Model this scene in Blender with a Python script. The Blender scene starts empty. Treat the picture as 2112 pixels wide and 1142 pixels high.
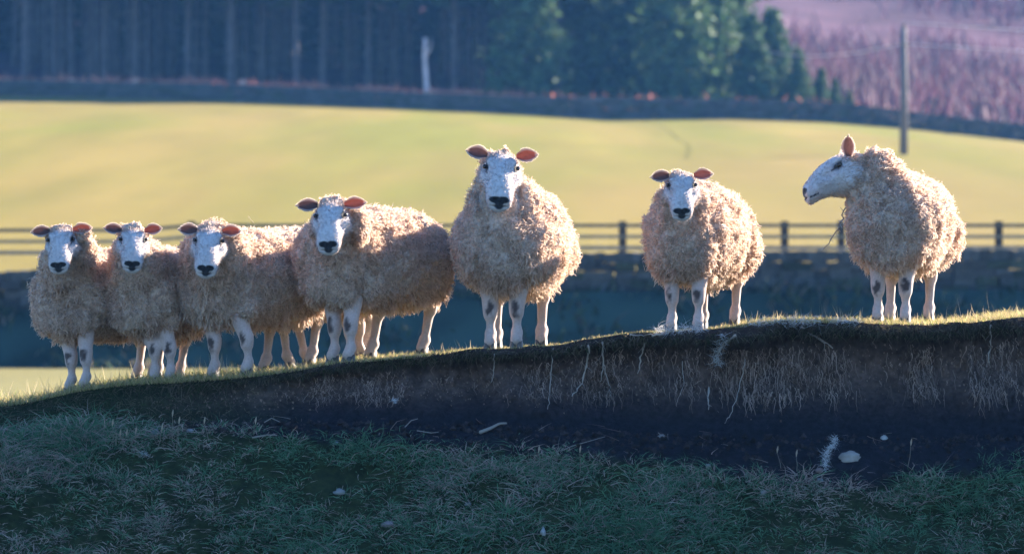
import bpy, math, random
import numpy as np
from mathutils import Vector, Matrix

random.seed(7)
RNG = np.random.default_rng(7)
SC = bpy.context.scene
COL = SC.collection
R = math.radians

# ------------------------------------------------------------------ camera, light, exposure
FPX = 11550.0                       # focal length in pixels of the 2112 px wide photograph
cam_d = bpy.data.cameras.new("camera")
cam_d.sensor_width = 36.0
cam_d.lens = 36.0 * FPX / 2112.0    # about 197 mm
cam_d.clip_start = 0.5
cam_d.clip_end = 3000.0
cam_d.dof.use_dof = True
cam_d.dof.focus_distance = 30.0
cam_d.dof.aperture_fstop = 4.6
cam = bpy.data.objects.new("camera", cam_d)
cam.location = (0, 0, 0)
cam.rotation_euler = (R(90), 0, 0)
COL.objects.link(cam)
SC.camera = cam

SUN_AZ, SUN_EL = 50.0, 22.5         # degrees right of the view direction, above the horizon
world = bpy.data.worlds.new("World")
SC.world = world
world.use_nodes = True
wn = world.node_tree
sky = wn.nodes.new("ShaderNodeTexSky")
sky.sky_type = 'NISHITA'
sky.sun_disc = False
sky.sun_elevation = R(SUN_EL)
sky.sun_rotation = R(SUN_AZ)
sky.air_density = 1.0
sky.dust_density = 0.2
sky.ozone_density = 8.0
wn.nodes["Background"].inputs["Strength"].default_value = 0.075
hsv = wn.nodes.new("ShaderNodeHueSaturation")
hsv.inputs["Saturation"].default_value = 1.02
wn.links.new(sky.outputs[0], hsv.inputs["Color"])
wn.links.new(hsv.outputs[0], wn.nodes["Background"].inputs["Color"])

sun_d = bpy.data.lights.new("sun", 'SUN')
sun_d.energy = 5.0
sun_d.angle = R(0.53)
sun_d.color = (1.0, 0.90, 0.76)
sun = bpy.data.objects.new("sun", sun_d)
sv = Vector((math.sin(R(SUN_AZ)) * math.cos(R(SUN_EL)), math.cos(R(SUN_AZ)) * math.cos(R(SUN_EL)), math.sin(R(SUN_EL))))
sun.rotation_euler = sv.to_track_quat('Z', 'Y').to_euler()
sun.location = (20, 40, 30)
COL.objects.link(sun)

SC.view_settings.view_transform = 'Standard'
SC.view_settings.look = 'None'
SC.view_settings.exposure = 2.45
SC.view_settings.gamma = 1.0
SC.view_settings.use_curve_mapping = False
SC.cycles.volume_bounces = 1
SC.cycles.max_bounces = 8
SC.cycles.transparent_max_bounces = 8

# ------------------------------------------------------------------ helpers
def X_(px, Y=30.0): return (px - 1056.0) * Y / FPX
def Z_(py, Y=30.0): return (571.0 - py) * Y / FPX

def interp(x, pts):
    xs = [p[0] for p in pts]; ys = [p[1] for p in pts]
    return np.interp(x, xs, ys)

def _hash(ix, iy, iz, seed):
    h = (ix * 374761393 + iy * 668265263 + iz * 2147483647 + seed * 1274126177) & 0xFFFFFFFF
    h = ((h ^ (h >> 13)) * 1274126177) & 0xFFFFFFFF
    h = (h ^ (h >> 16)) & 0xFFFFFFFF
    h = (h * 2246822519) & 0xFFFFFFFF
    h = h ^ (h >> 15)
    return (h & 0xFFFFFF).astype(np.float64) / float(0xFFFFFF)

def vnoise(x, y, z, seed=0):
    """smooth value noise, -1..1"""
    x = np.asarray(x, dtype=np.float64); y = np.asarray(y, dtype=np.float64) + 0 * x; z = np.asarray(z, dtype=np.float64) + 0 * x
    fx = np.floor(x); fy = np.floor(y); fz = np.floor(z)
    tx = x - fx; ty = y - fy; tz = z - fz
    ix = fx.astype(np.int64); iy = fy.astype(np.int64); iz = fz.astype(np.int64)
    tx = tx * tx * (3 - 2 * tx); ty = ty * ty * (3 - 2 * ty); tz = tz * tz * (3 - 2 * tz)
    r = 0
    for dx in (0, 1):
        wx = tx if dx else 1 - tx
        for dy in (0, 1):
            wy = ty if dy else 1 - ty
            for dz in (0, 1):
                wz = tz if dz else 1 - tz
                r = r + wx * wy * wz * _hash(ix + dx, iy + dy, iz + dz, seed)
    return r * 2 - 1

def fbm(x, y, z, seed=0, octs=3):
    a = 0; amp = 1.0; tot = 0
    for o in range(octs):
        a = a + amp * vnoise(np.asarray(x) * 2 ** o, np.asarray(y) * 2 ** o, np.asarray(z) * 2 ** o, seed + o)
        tot += amp; amp *= 0.5
    return a / tot

def unit(v):
    return v / np.maximum(np.linalg.norm(v, axis=-1, keepdims=True), 1e-9)

def make_mesh(name, verts, faces, colors=None, smooth=True):
    """faces: (M,3) or (M,4) int array or a list of such arrays"""
    me = bpy.data.meshes.new(name)
    fl = faces if isinstance(faces, list) else [faces]
    fl = [np.asarray(f, dtype=np.int32) for f in fl if len(f)]
    verts = np.asarray(verts, dtype=np.float32)
    me.vertices.add(len(verts)); me.vertices.foreach_set("co", verts.ravel())
    nl = sum(f.size for f in fl); npoly = sum(len(f) for f in fl)
    me.loops.add(nl); me.loops.foreach_set("vertex_index", np.concatenate([f.ravel() for f in fl]))
    tot = np.concatenate([np.full(len(f), f.shape[1], dtype=np.int32) for f in fl])
    start = np.concatenate([[0], np.cumsum(tot)[:-1]]).astype(np.int32)
    me.polygons.add(npoly); me.polygons.foreach_set("loop_start", start)
    me.polygons.foreach_set("use_smooth", np.full(npoly, smooth))
    if colors is not None:
        at = me.color_attributes.new("Col", 'FLOAT_COLOR', 'POINT')
        c = np.ones((len(verts), 4), dtype=np.float32); c[:, :colors.shape[1]] = colors
        at.data.foreach_set("color", c.ravel())
    me.update(calc_edges=True)
    me.validate()
    return me

class Acc:
    """collects vertices, faces and colours of ONE object"""
    def __init__(s): s.v = []; s.f3 = []; s.f4 = []; s.c = []; s.n = 0
    def add(s, v, f, c):
        v = np.asarray(v, dtype=np.float64).reshape(-1, 3); f = np.asarray(f, dtype=np.int64)
        c = np.asarray(c, dtype=np.float64)
        if c.ndim == 1: c = np.tile(c, (len(v), 1))
        s.v.append(v); s.c.append(c)
        (s.f3 if f.shape[1] == 3 else s.f4).append(f + s.n); s.n += len(v)
    def mesh(s, name, smooth=True):
        fl = []
        if s.f3: fl.append(np.concatenate(s.f3))
        if s.f4: fl.append(np.concatenate(s.f4))
        return make_mesh(name, np.concatenate(s.v), fl, np.concatenate(s.c), smooth)

def link(name, me, mat=None, parent=None, loc=None, label=None, cat=None, group=None, kind=None):
    o = bpy.data.objects.new(name, me); COL.objects.link(o)
    if mat is not None and me is not None and not len(me.materials): me.materials.append(mat)
    if parent is not None: o.parent = parent
    if loc is not None: o.location = loc
    for k, v in (("label", label), ("category", cat), ("group", group), ("kind", kind)):
        if v: o[k] = v
    return o

def ribbons(P, W, side, colors, tipcolor=None):
    """P (N,K,3) centre lines, W (N,K) half widths, side (N,3): ribbon strips"""
    N, K, _ = P.shape
    S = side[:, None, :] * W[:, :, None]
    V = np.stack([P - S, P + S], axis=2).reshape(-1, 3)
    base = (np.arange(N) * K * 2)[:, None]
    k = np.arange(K - 1)[None, :] * 2
    a = base + k
    F = np.stack([a, a + 1, a + 3, a + 2], axis=-1).reshape(-1, 4)
    C = np.repeat(colors[:, None, :], K * 2, axis=1)
    if tipcolor is not None:
        t = np.repeat(np.linspace(0, 1, K), 2)[None, :, None]
        C = C * (1 - t) + tipcolor[:, None, :] * t
    return V, F, C.reshape(-1, 3)

def blades(base, up, length, width, color, tip=None, K=4, bend=0.6, droop=None, seed=1):
    rg = np.random.default_rng(seed)
    N = len(base)
    t = np.linspace(0, 1, K)
    up = unit(up)
    b = rg.normal(size=(N, 3)); b[:, 2] *= 0.4
    if droop is not None: b = b + droop
    b = unit(b)
    L = length[:, None, None]
    P = base[:, None, :] + up[:, None, :] * L * t[None, :, None] + b[:, None, :] * L * bend * (t ** 2)[None, :, None]
    W = width[:, None] * (1 - 0.9 * t ** 1.5)[None, :] * 0.5
    side = unit(np.cross(up, rg.normal(size=(N, 3))))
    return ribbons(P, W, side, color, tip)

def tube(path, radii, nseg=8, color=(0.5, 0.5, 0.5), cap=True):
    path = np.asarray(path, float); radii = np.asarray(radii, float); K = len(path)
    tan = np.gradient(path, axis=0); tan = unit(tan)
    ref = np.array([0.13, 1, 0.07]) if abs(tan[0][1]) < 0.8 else np.array([1, 0.1, 0.1])
    V = []
    for i in range(K):
        s = np.cross(tan[i], ref); s /= np.linalg.norm(s); u = np.cross(s, tan[i])
        an = np.linspace(0, 2 * math.pi, nseg, endpoint=False)
        V.append(path[i] + radii[i] * (np.cos(an)[:, None] * s + np.sin(an)[:, None] * u))
    V = np.concatenate(V)
    F = []
    for i in range(K - 1):
        for j in range(nseg):
            F.append((i * nseg + j, i * nseg + (j + 1) % nseg, (i + 1) * nseg + (j + 1) % nseg, (i + 1) * nseg + j))
    F = np.array(F)
    C = np.tile(np.asarray(color, float), (len(V), 1))
    if cap:
        V = np.concatenate([V, path[:1], path[-1:]]); C = np.concatenate([C, C[:2]])
        n0 = K * nseg
        cf = []
        for j in range(nseg):
            cf.append((n0, (j + 1) % nseg, j, n0)); cf.append((n0 + 1, (K - 1) * nseg + j, (K - 1) * nseg + (j + 1) % nseg, n0 + 1))
        # triangles written separately
        return V, F, C, np.array([c[:3] for c in cf])
    return V, F, C, None

def add_tube(acc, *a, **k):
    V, F, C, T = tube(*a, **k)
    n = acc.n
    acc.add(V, F, C)
    if T is not None: acc.f3.append(T + n)

def blob(center, r, seed, rough=0.2, color=(0.4, 0.4, 0.4), nu=14, nv=9, rot=0.0):
    """lumpy closed stone"""
    u = np.linspace(0, 2 * math.pi, nu, endpoint=False); v = np.linspace(0.06, math.pi - 0.06, nv)
    U, Vv = np.meshgrid(u, v)
    d = np.stack([np.cos(U) * np.sin(Vv), np.sin(U) * np.sin(Vv), np.cos(Vv)], -1).reshape(-1, 3)
    k = 1 + rough * fbm(d[:, 0] * 1.6 + seed * 3.1, d[:, 1] * 1.6, d[:, 2] * 1.6, seed, 2)
    p = d * k[:, None] * np.asarray(r)
    c, s = math.cos(rot), math.sin(rot)
    p = np.stack([p[:, 0] * c - p[:, 1] * s, p[:, 0] * s + p[:, 1] * c, p[:, 2]], -1)
    V = p + np.asarray(center)
    F = []
    for i in range(nv - 1):
        for j in range(nu):
            F.append((i * nu + j, (i + 1) * nu + j, (i + 1) * nu + (j + 1) % nu, i * nu + (j + 1) % nu))
    return V, np.array(F), np.tile(np.asarray(color, float), (len(V), 1))

# ------------------------------------------------------------------ materials
def new_mat(name):
    m = bpy.data.materials.new(name); m.use_nodes = True
    nt = m.node_tree; p = nt.nodes["Principled BSDF"]
    return m, nt, p

def attr_mat(name, rough=0.9, transl=0.0, spec=0.2, noise_scale=0.0, noise_amt=0.0, bump=0.0, bump_scale=40.0, bump_dist=0.01,
             sheen=0.0, tcol=None, sss=0.0):
    """colour from the mesh's own Col attribute, with fine procedural variation"""
    m, nt, p = new_mat(name)
    at = nt.nodes.new("ShaderNodeAttribute"); at.attribute_name = "Col"
    out = at.outputs["Color"]
    tc = nt.nodes.new("ShaderNodeTexCoord")
    if noise_amt:
        n = nt.nodes.new("ShaderNodeTexNoise"); n.inputs["Scale"].default_value = noise_scale; n.inputs["Detail"].default_value = 5
        nt.links.new(tc.outputs["Object"], n.inputs["Vector"])
        mr = nt.nodes.new("ShaderNodeMapRange")
        mr.inputs["From Min"].default_value = 0.3; mr.inputs["From Max"].default_value = 0.7
        mr.inputs["To Min"].default_value = 1 - noise_amt; mr.inputs["To Max"].default_value = 1 + noise_amt
        nt.links.new(n.outputs["Fac"], mr.inputs["Value"])
        mx = nt.nodes.new("ShaderNodeVectorMath"); mx.operation = 'SCALE'
        nt.links.new(out, mx.inputs[0]); nt.links.new(mr.outputs[0], mx.inputs["Scale"])
        out = mx.outputs[0]
    nt.links.new(out, p.inputs["Base Color"])
    p.inputs["Roughness"].default_value = rough
    p.inputs["Specular IOR Level"].default_value = spec
    if sheen:
        p.inputs["Sheen Weight"].default_value = sheen; p.inputs["Sheen Roughness"].default_value = 0.6
    if sss:
        p.inputs["Subsurface Weight"].default_value = sss
        p.inputs["Subsurface Radius"].default_value = (0.03, 0.012, 0.006)
        p.inputs["Subsurface Scale"].default_value = 0.4
    if bump:
        bn = nt.nodes.new("ShaderNodeTexNoise"); bn.inputs["Scale"].default_value = bump_scale; bn.inputs["Detail"].default_value = 6
        nt.links.new(tc.outputs["Object"], bn.inputs["Vector"])
        b = nt.nodes.new("ShaderNodeBump"); b.inputs["Strength"].default_value = bump; b.inputs["Distance"].default_value = bump_dist
        nt.links.new(bn.outputs["Fac"], b.inputs["Height"]); nt.links.new(b.outputs[0], p.inputs["Normal"])
    if transl:
        tr = nt.nodes.new("ShaderNodeBsdfTranslucent")
        if tcol is None: nt.links.new(out, tr.inputs["Color"])
        else: tr.inputs["Color"].default_value = (*tcol, 1)
        mix = nt.nodes.new("ShaderNodeMixShader"); mix.inputs[0].default_value = transl
        o = nt.nodes["Material Output"]
        nt.links.new(p.outputs[0], mix.inputs[1]); nt.links.new(tr.outputs[0], mix.inputs[2]); nt.links.new(mix.outputs[0], o.inputs["Surface"])
    return m

M_GRASS = attr_mat("grass_blades", rough=0.7, transl=0.4, spec=0.15)
M_GROUND = attr_mat("earth_and_turf", rough=0.95, spec=0.1, noise_scale=30, noise_amt=0.45, bump=0.9, bump_scale=45, bump_dist=0.02)
M_FIELD = attr_mat("pasture", rough=0.95, spec=0.05, noise_scale=0.8, noise_amt=0.05, bump=0.6, bump_scale=6, bump_dist=0.05)
M_HILL = attr_mat("heather_hill", rough=0.95, spec=0.05, noise_scale=0.12, noise_amt=0.3, bump=0.8, bump_scale=1.5, bump_dist=0.3)
M_STONE = attr_mat("stone", rough=0.9, spec=0.2, noise_scale=14, noise_amt=0.3, bump=0.5, bump_scale=60, bump_dist=0.01)
M_WOOD = attr_mat("weathered_wood", rough=0.85, spec=0.2, noise_scale=8, noise_amt=0.3, bump=0.4, bump_scale=25, bump_dist=0.01)
M_BARK = attr_mat("bark", rough=0.95, spec=0.1, noise_scale=3, noise_amt=0.35, bump=0.6, bump_scale=12, bump_dist=0.03)
M_NEEDLE = attr_mat("needles", rough=0.75, transl=0.25, spec=0.2)
M_ROOT = attr_mat("roots", rough=0.9, transl=0.1, spec=0.1)
M_WOOL = attr_mat("wool_locks", rough=0.85, transl=0.5, spec=0.15)
M_FLEECE = attr_mat("fleece", rough=0.95, spec=0.05, noise_scale=55, noise_amt=0.35, bump=0.9, bump_scale=70, bump_dist=0.012, sheen=0.3)
M_SKIN = attr_mat("short_white_hair", rough=0.8, spec=0.2, noise_scale=90, noise_amt=0.1, bump=0.35, bump_scale=220, bump_dist=0.003, sheen=0.25)
M_EAR = attr_mat("ear_skin", rough=0.7, spec=0.2, transl=0.42)
M_HOOF = attr_mat("hoof_horn", rough=0.6, spec=0.3, noise_scale=60, noise_amt=0.3)
M_EYE = attr_mat("eye_glass", rough=0.08, spec=0.6)
M_TUFT = attr_mat("shed_wool", rough=0.9, transl=0.4, spec=0.1)

# ------------------------------------------------------------------ near ground: the eroded bank
LIP = [(-600, 850), (0, 838), (60, 830), (150, 808), (250, 794), (400, 786), (500, 778), (600, 766), (680, 750), (850, 737), (950, 724), (1050, 718),
       (1150, 712), (1230, 698), (1300, 687), (1400, 682), (1500, 676), (1560, 668), (1620, 663), (1750, 665), (1900, 669), (2000, 665), (2112, 652), (2700, 640)]
YL = 29.72

def lip_z(x):
    px = x * FPX / YL + 1056
    r = 0
    for d in (-24, -12, 0, 12, 24): r = r + interp(px + d, LIP) / 5.0
    return (571 - r) * YL / FPX

FOOT_Y = 29.42
def foot_z(x):
    px = x * FPX / YL + 1056
    return (571 - interp(px, [(-600, 930), (0, 890), (300, 878), (600, 872), (1000, 876), (1400, 900), (1800, 905), (2112, 900), (2700, 900)])) * FOOT_Y / FPX

def cliffness(x):
    px = x * FPX / YL + 1056
    return np.clip((px - 230) / 420.0, 0.0, 1.0)

def plateau_z(x, y):
    """top of the bank, behind the lip"""
    x = np.asarray(x, float); y = np.asarray(y, float)
    d = y - YL
    px = x * FPX / YL + 1056
    z = lip_z(x) + interp(px, [(800, 0.004), (1000, -0.012), (1450, -0.012), (1560, 0.006)]) * np.clip(d, 0, 1.3)
    z = z + 0.010 * fbm(x * 3.0, y * 3.0, 0.0, 11) * np.clip(d * 4, 0, 1)
    back = np.clip(d - 1.3, 0, 100)
    return z - 0.30 * back

TAN_S = math.tan(R(38))
def slope_z(x, y):
    x = np.asarray(x, float); y = np.asarray(y, float)
    d = np.clip(FOOT_Y - y, 0, 100)
    z = foot_z(x) - 0.30 * np.minimum(d, 0.22) - TAN_S * np.clip(d - 0.22, 0, 2.6)
    z = z + (0.075 * fbm(x * 2.6, y * 3.4, 0.0, 21) + 0.012 * fbm(x * 11, y * 11, 0, 23)) * np.clip(d * 2.5, 0, 1)
    return z

def face_pt(x, s):
    """bank face between the lip (s=0) and the foot (s=1) -> y, z"""
    zl = lip_z(x); zf = foot_z(x); h = zl - zf
    c = cliffness(x)
    z = zl - h * s
    ycl = YL - (YL - FOOT_Y) * s ** 2.2
    ysl = YL - (YL - FOOT_Y) * s
    y = ysl * (1 - c) + ycl * c
    amp = np.clip(h / 0.6, 0.2, 1) * c
    y = y - 0.075 * amp * (1 + 0.6 * fbm(x * 4, 0, 0, 43, 2)) * np.exp(-((s - 0.07) / 0.08) ** 2) + 0.09 * amp * np.exp(-((s - 0.40) / 0.25) ** 2)
    fade = np.clip(s * 8, 0, 1) * np.clip((1 - s) * 5, 0, 1)
    rid = fbm(x * 4.0, s * 1.6, 0, 31, 2) * 0.10 + fbm(x * 16, s * 5, 0, 33, 3) * 0.050 + fbm(x * 60, z * 60, 0, 35, 2) * 0.010
    y = y + rid * fade * (0.35 + 0.65 * c) + 0.05 * fbm(x * 2.2, 0, 0, 37, 2) * np.clip(1 - s * 1.2, 0, 1) * c
    z = z - 0.02 * amp * fbm(x * 9, 3.3, 0, 39, 2) * np.exp(-(s / 0.15) ** 2)
    return y, z

def mud_row(px):
    return interp(px, [(-900, 740), (100, 770), (280, 845), (420, 878), (600, 900), (1000, 925), (1200, 938), (1400, 955), (1600, 985), (1750, 1000), (1900, 975), (2112, 968), (2600, 960)])

def build_ground():
    xd = np.arange(-3.3, 3.3001, 0.011)
    xo = 3.3 + np.cumsum(np.geomspace(0.02, 6.0, 45))
    xs = np.concatenate([-xo[::-1], xd, xo])
    rows = []
    for y in list(np.linspace(36.5, 32.2, 8)) + list(np.linspace(32.0, YL + 0.02, 40)):
        rows.append((np.full_like(xs, y), plateau_z(xs, y)))
    for s in np.linspace(0.0, 1.0, 68):
        y, z = face_pt(xs, s); rows.append((y, z))
    for y in list(np.arange(FOOT_Y - 0.015, 27.5, -0.02)) + [27.3, 27.0, 26.6, 26.2, 25.0, 22, 18, 12, 4, -6, -30]:
        rows.append((np.full_like(xs, y), slope_z(xs, y)))
    V = np.stack([np.stack([xs, y, z], -1) for y, z in rows]).reshape(-1, 3)
    nr, nc = len(rows), len(xs)
    i = np.arange(nr - 1)[:, None] * nc + np.arange(nc - 1)[None, :]
    F = np.stack([i, i + nc, i + nc + 1, i + 1], -1).reshape(-1, 4)
    x, y, z = V.T
    C = np.zeros((len(V), 3))
    turf = np.array([0.085, 0.085, 0.030]); soil = np.array([0.050, 0.034, 0.028]); soil2 = np.array([0.110, 0.068, 0.052]); mud = np.array([0.017, 0.016, 0.020]); gr = np.array([0.028, 0.036, 0.014])
    s_idx = np.repeat(np.arange(nr), nc)
    n0 = 48; n1 = 48 + 68
    n = fbm(x * 14, z * 9, y * 9, 41, 3)[:, None]
    C[:] = turf
    m = (s_idx >= n0) & (s_idx < n1)
    sfrac = ((s_idx - n0) / 67.0)[:, None]
    band = np.exp(-((sfrac - 0.42) / 0.2) ** 2)
    face = soil * (1 - band) + soil2 * band
    face = face * (1 + 0.5 * n)
    low = np.clip((sfrac - 0.6) / 0.3, 0, 1)
    face = face * (1 - low) + mud * low
    cl = cliffness(x)[:, None]
    face = face * cl + gr * (1 - cl)
    C[m] = face[m]
    m2 = s_idx >= n1
    row = 571 - z * FPX / np.maximum(y, 1)
    px = x * FPX / np.maximum(y, 1) + 1056
    g = np.clip((row - mud_row(px) + 22 * n[:, 0]) / 16, 0, 1)[:, None]
    C[m2] = (mud * (1 + 0.4 * n) * (1 - g) + gr * (1 + 0.5 * n) * g)[m2]
    C = np.clip(C, 0.004, 1)
    return make_mesh("ground", V, F, C)

link("ground", build_ground(), M_GROUND, kind="structure")

# ------------------------------------------------------------------ far ground
W1_TOP = [(-900, 590), (0, 560), (900, 525), (1200, 521), (2112, 515), (3000, 512)]
W1_BOT = [(-900, 665), (0, 640), (900, 606), (1200, 600), (2112, 596), (3000, 594)]
W2_TOP = [(-1500, 150), (0, 165), (480, 174), (700, 184), (850, 191), (1056, 198), (1300, 202), (1600, 206), (1750, 213), (1900, 233), (2112, 257), (3500, 330)]
W2_BOT = [(-1500, 185), (0, 201), (480, 212), (800, 225), (1056, 238), (1250, 250), (1500, 247), (1700, 254), (1900, 270), (2112, 299), (3500, 380)]
Y1, Y2 = 108.0, 310.0

def field_z(x, y):
    x = np.asarray(x, float); y = np.asarray(y, float) + 0 * x; x = x + 0 * y
    u1 = x * FPX / Y1 + 1056; u2 = x * FPX / Y2 + 1056
    b1 = (571 - interp(u1, W1_BOT)) * Y1 / FPX
    t1 = (571 - interp(u1, W1_TOP)) * Y1 / FPX
    b2 = (571 - interp(u2, W2_BOT)) * Y2 / FPX
    t2 = (571 - interp(u2, W2_TOP)) * Y2 / FPX
    out = np.empty_like(x)
    ctrl_y = np.array([35.0, 45.0, 60.0, 90.0, 105.2, 107.2, 108.35, 109.2, 116.0, 140.0, 220.0, 309.6, 310.8, 345.0, 430.0, 800.0])
    f116 = (571 - interp(u1, W1_TOP) + 2) * 116.0 / FPX
    def f(frac, bow): return f116 + (b2 - f116) * (frac + bow)
    ctrl = [np.full_like(x, -2.1), np.full_like(x, -2.5), np.full_like(x, -2.6), np.full_like(x, -2.05), np.full_like(x, -1.70),
            b1 - 0.03, b1 + 0.0, t1 - 0.45, f116, f(0.125, 0.012), f(0.54, 0.025), b2, b2 + 0.35, b2 + 2.0, b2 + 8.0, b2 + 62.0]
    ctrl = np.stack(ctrl, 0)
    k = np.clip(np.searchsorted(ctrl_y, y, side='right') - 1, 0, len(ctrl_y) - 2)
    t = np.clip((y - ctrl_y[k]) / (ctrl_y[k + 1] - ctrl_y[k]), 0, 1)
    idx = np.arange(x.size).reshape(x.shape)
    c = ctrl.reshape(len(ctrl_y), -1)
    z = c[k.ravel(), idx.ravel()].reshape(x.shape) * (1 - t) + c[(k + 1).ravel(), idx.ravel()].reshape(x.shape) * t
    n = 0.12 * fbm(x * 0.12, y * 0.05, 0, 51, 3) * np.clip((y - 118) / 30, 0, 1) * np.clip((308 - y) / 10, 0, 1)
    n = n + 2.5 * fbm(x * 0.02, y * 0.02, 0, 52, 3) * np.clip((y - 440) / 100, 0, 1)
    return z + n

def grid_sheet(name, ys, halfw, nx, colfn, mat):
    V = []
    for y in ys:
        w = halfw(y); xs = np.sinh(np.linspace(-2.2, 2.2, nx)) / math.sinh(2.2) * w
        V.append(np.stack([xs, np.full(nx, y), field_z(xs, np.full(nx, y))], -1))
    V = np.concatenate(V); nr = len(ys)
    i = np.arange(nr - 1)[:, None] * nx + np.arange(nx - 1)[None, :]
    F = np.stack([i, i + 1, i + nx + 1, i + nx], -1).reshape(-1, 4)
    return link(name, make_mesh(name, V, F, np.clip(colfn(*V.T), 0.003, 1)), mat, kind="structure")

def meadow_col(x, y, z):
    n = fbm(x * 0.25, y * 0.12, 0, 61, 3)[:, None]
    n2 = fbm(x * 1.3, z * 2.5, y * 0.2, 68, 3)[:, None]
    a = np.array([0.25, 0.20, 0.075]); b = np.array([0.11, 0.125, 0.055])
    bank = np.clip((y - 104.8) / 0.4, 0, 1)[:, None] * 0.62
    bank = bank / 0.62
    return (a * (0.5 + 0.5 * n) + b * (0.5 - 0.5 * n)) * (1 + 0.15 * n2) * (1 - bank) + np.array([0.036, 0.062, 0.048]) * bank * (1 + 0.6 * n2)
def field_col(x, y, z):
    n = np.clip(0.5 + 1.3 * fbm(x * 0.22, y * 0.016, 0, 62, 4), 0, 1)[:, None]
    n2 = np.clip(0.2 + fbm(x * 0.08, y * 0.013, 0, 67, 3) * 1.6, 0, 1)[:, None]
    a = np.array([0.215, 0.160, 0.038]); b = np.array([0.155, 0.145, 0.022]); c = np.array([0.225, 0.148, 0.050])
    r = (a * n + b * (1 - n)) * (1 + 0.12 * fbm(x * 0.9, y * 0.05, 0, 69, 2))[:, None]
    return r * (1 - 0.5 * n2) + c * 0.5 * n2
def hill_col(x, y, z):
    n = np.clip(0.5 + 0.9 * fbm(x * 0.05, y * 0.03, 0, 63, 4), 0, 1)[:, None]
    a = np.array([0.105, 0.050, 0.066]); b = np.array([0.060, 0.040, 0.056])
    w = np.clip((350 - y) / 20, 0, 1)[:, None]
    c = a * n + b * (1 - n)
    return c * (1 - w) + np.array([0.05, 0.045, 0.03]) * w

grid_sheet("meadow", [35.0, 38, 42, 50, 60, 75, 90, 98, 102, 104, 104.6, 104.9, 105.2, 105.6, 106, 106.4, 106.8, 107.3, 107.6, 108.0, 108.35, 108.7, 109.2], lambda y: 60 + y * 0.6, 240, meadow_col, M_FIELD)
def rough_strip():
    rg = np.random.default_rng(57); n = 9000
    x = rg.uniform(-14, 14, n); y = 104.6 + 3.2 * rg.random(n)
    keep = fbm(x * 1.1, y * 1.5, 0, 74, 3) + 0.15 > rg.random(n) * 0.6 - 0.1
    x, y = x[keep], y[keep]; n = len(x); z = field_z(x, y)
    up = unit(np.stack([rg.normal(size=n) * 0.5, -0.5 + rg.normal(size=n) * 0.4, np.ones(n)], -1))
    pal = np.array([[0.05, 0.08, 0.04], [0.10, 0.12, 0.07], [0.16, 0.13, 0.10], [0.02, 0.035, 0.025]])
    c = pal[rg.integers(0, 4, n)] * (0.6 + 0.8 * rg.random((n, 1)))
    V, F, C = blades(np.stack([x, y, z - 0.02], -1), up, 0.12 + 0.22 * rg.random(n), 0.03 + 0.04 * rg.random(n), c, K=3, bend=0.6, seed=58)
    a = Acc(); a.add(V, F, C)
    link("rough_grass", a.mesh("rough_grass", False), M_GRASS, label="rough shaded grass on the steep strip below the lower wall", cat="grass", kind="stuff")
rough_strip()
grid_sheet("far_field", [109.2, 110, 112, 114, 116, 118, 122] + list(np.linspace(126, 305, 80)) + [309.6, 310.8], lambda y: 60 + y * 0.6, 400, field_col, M_FIELD)
grid_sheet("hillside", [310.8, 314, 320, 330, 345] + list(np.linspace(355, 800, 60)), lambda y: 60 + y * 0.6, 200, hill_col, M_HILL)

# ------------------------------------------------------------------ haze
def box_mesh(name, lo, hi):
    v = [(x, y, z) for x in (lo[0], hi[0]) for y in (lo[1], hi[1]) for z in (lo[2], hi[2])]
    f = [(0, 1, 3, 2), (4, 6, 7, 5), (0, 4, 5, 1), (2, 3, 7, 6), (0, 2, 6, 4), (1, 5, 7, 3)]
    return make_mesh(name, v, np.array(f), None, False)
mh = bpy.data.materials.new("haze_air"); mh.use_nodes = True
nt = mh.node_tree; nt.nodes.clear()
mo = nt.nodes.new("ShaderNodeOutputMaterial"); pv = nt.nodes.new("ShaderNodeVolumePrincipled")
pv.inputs["Color"].default_value = (0.14, 0.42, 1.0, 1)
pv.inputs["Density"].default_value = 0.00013
pv.inputs["Anisotropy"].default_value = 0.2
nt.links.new(pv.outputs[0], mo.inputs["Volume"])
hz = link("haze", box_mesh("haze", (-700, -60, -7), (700, 850, 100)), mh, kind="stuff")

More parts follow.
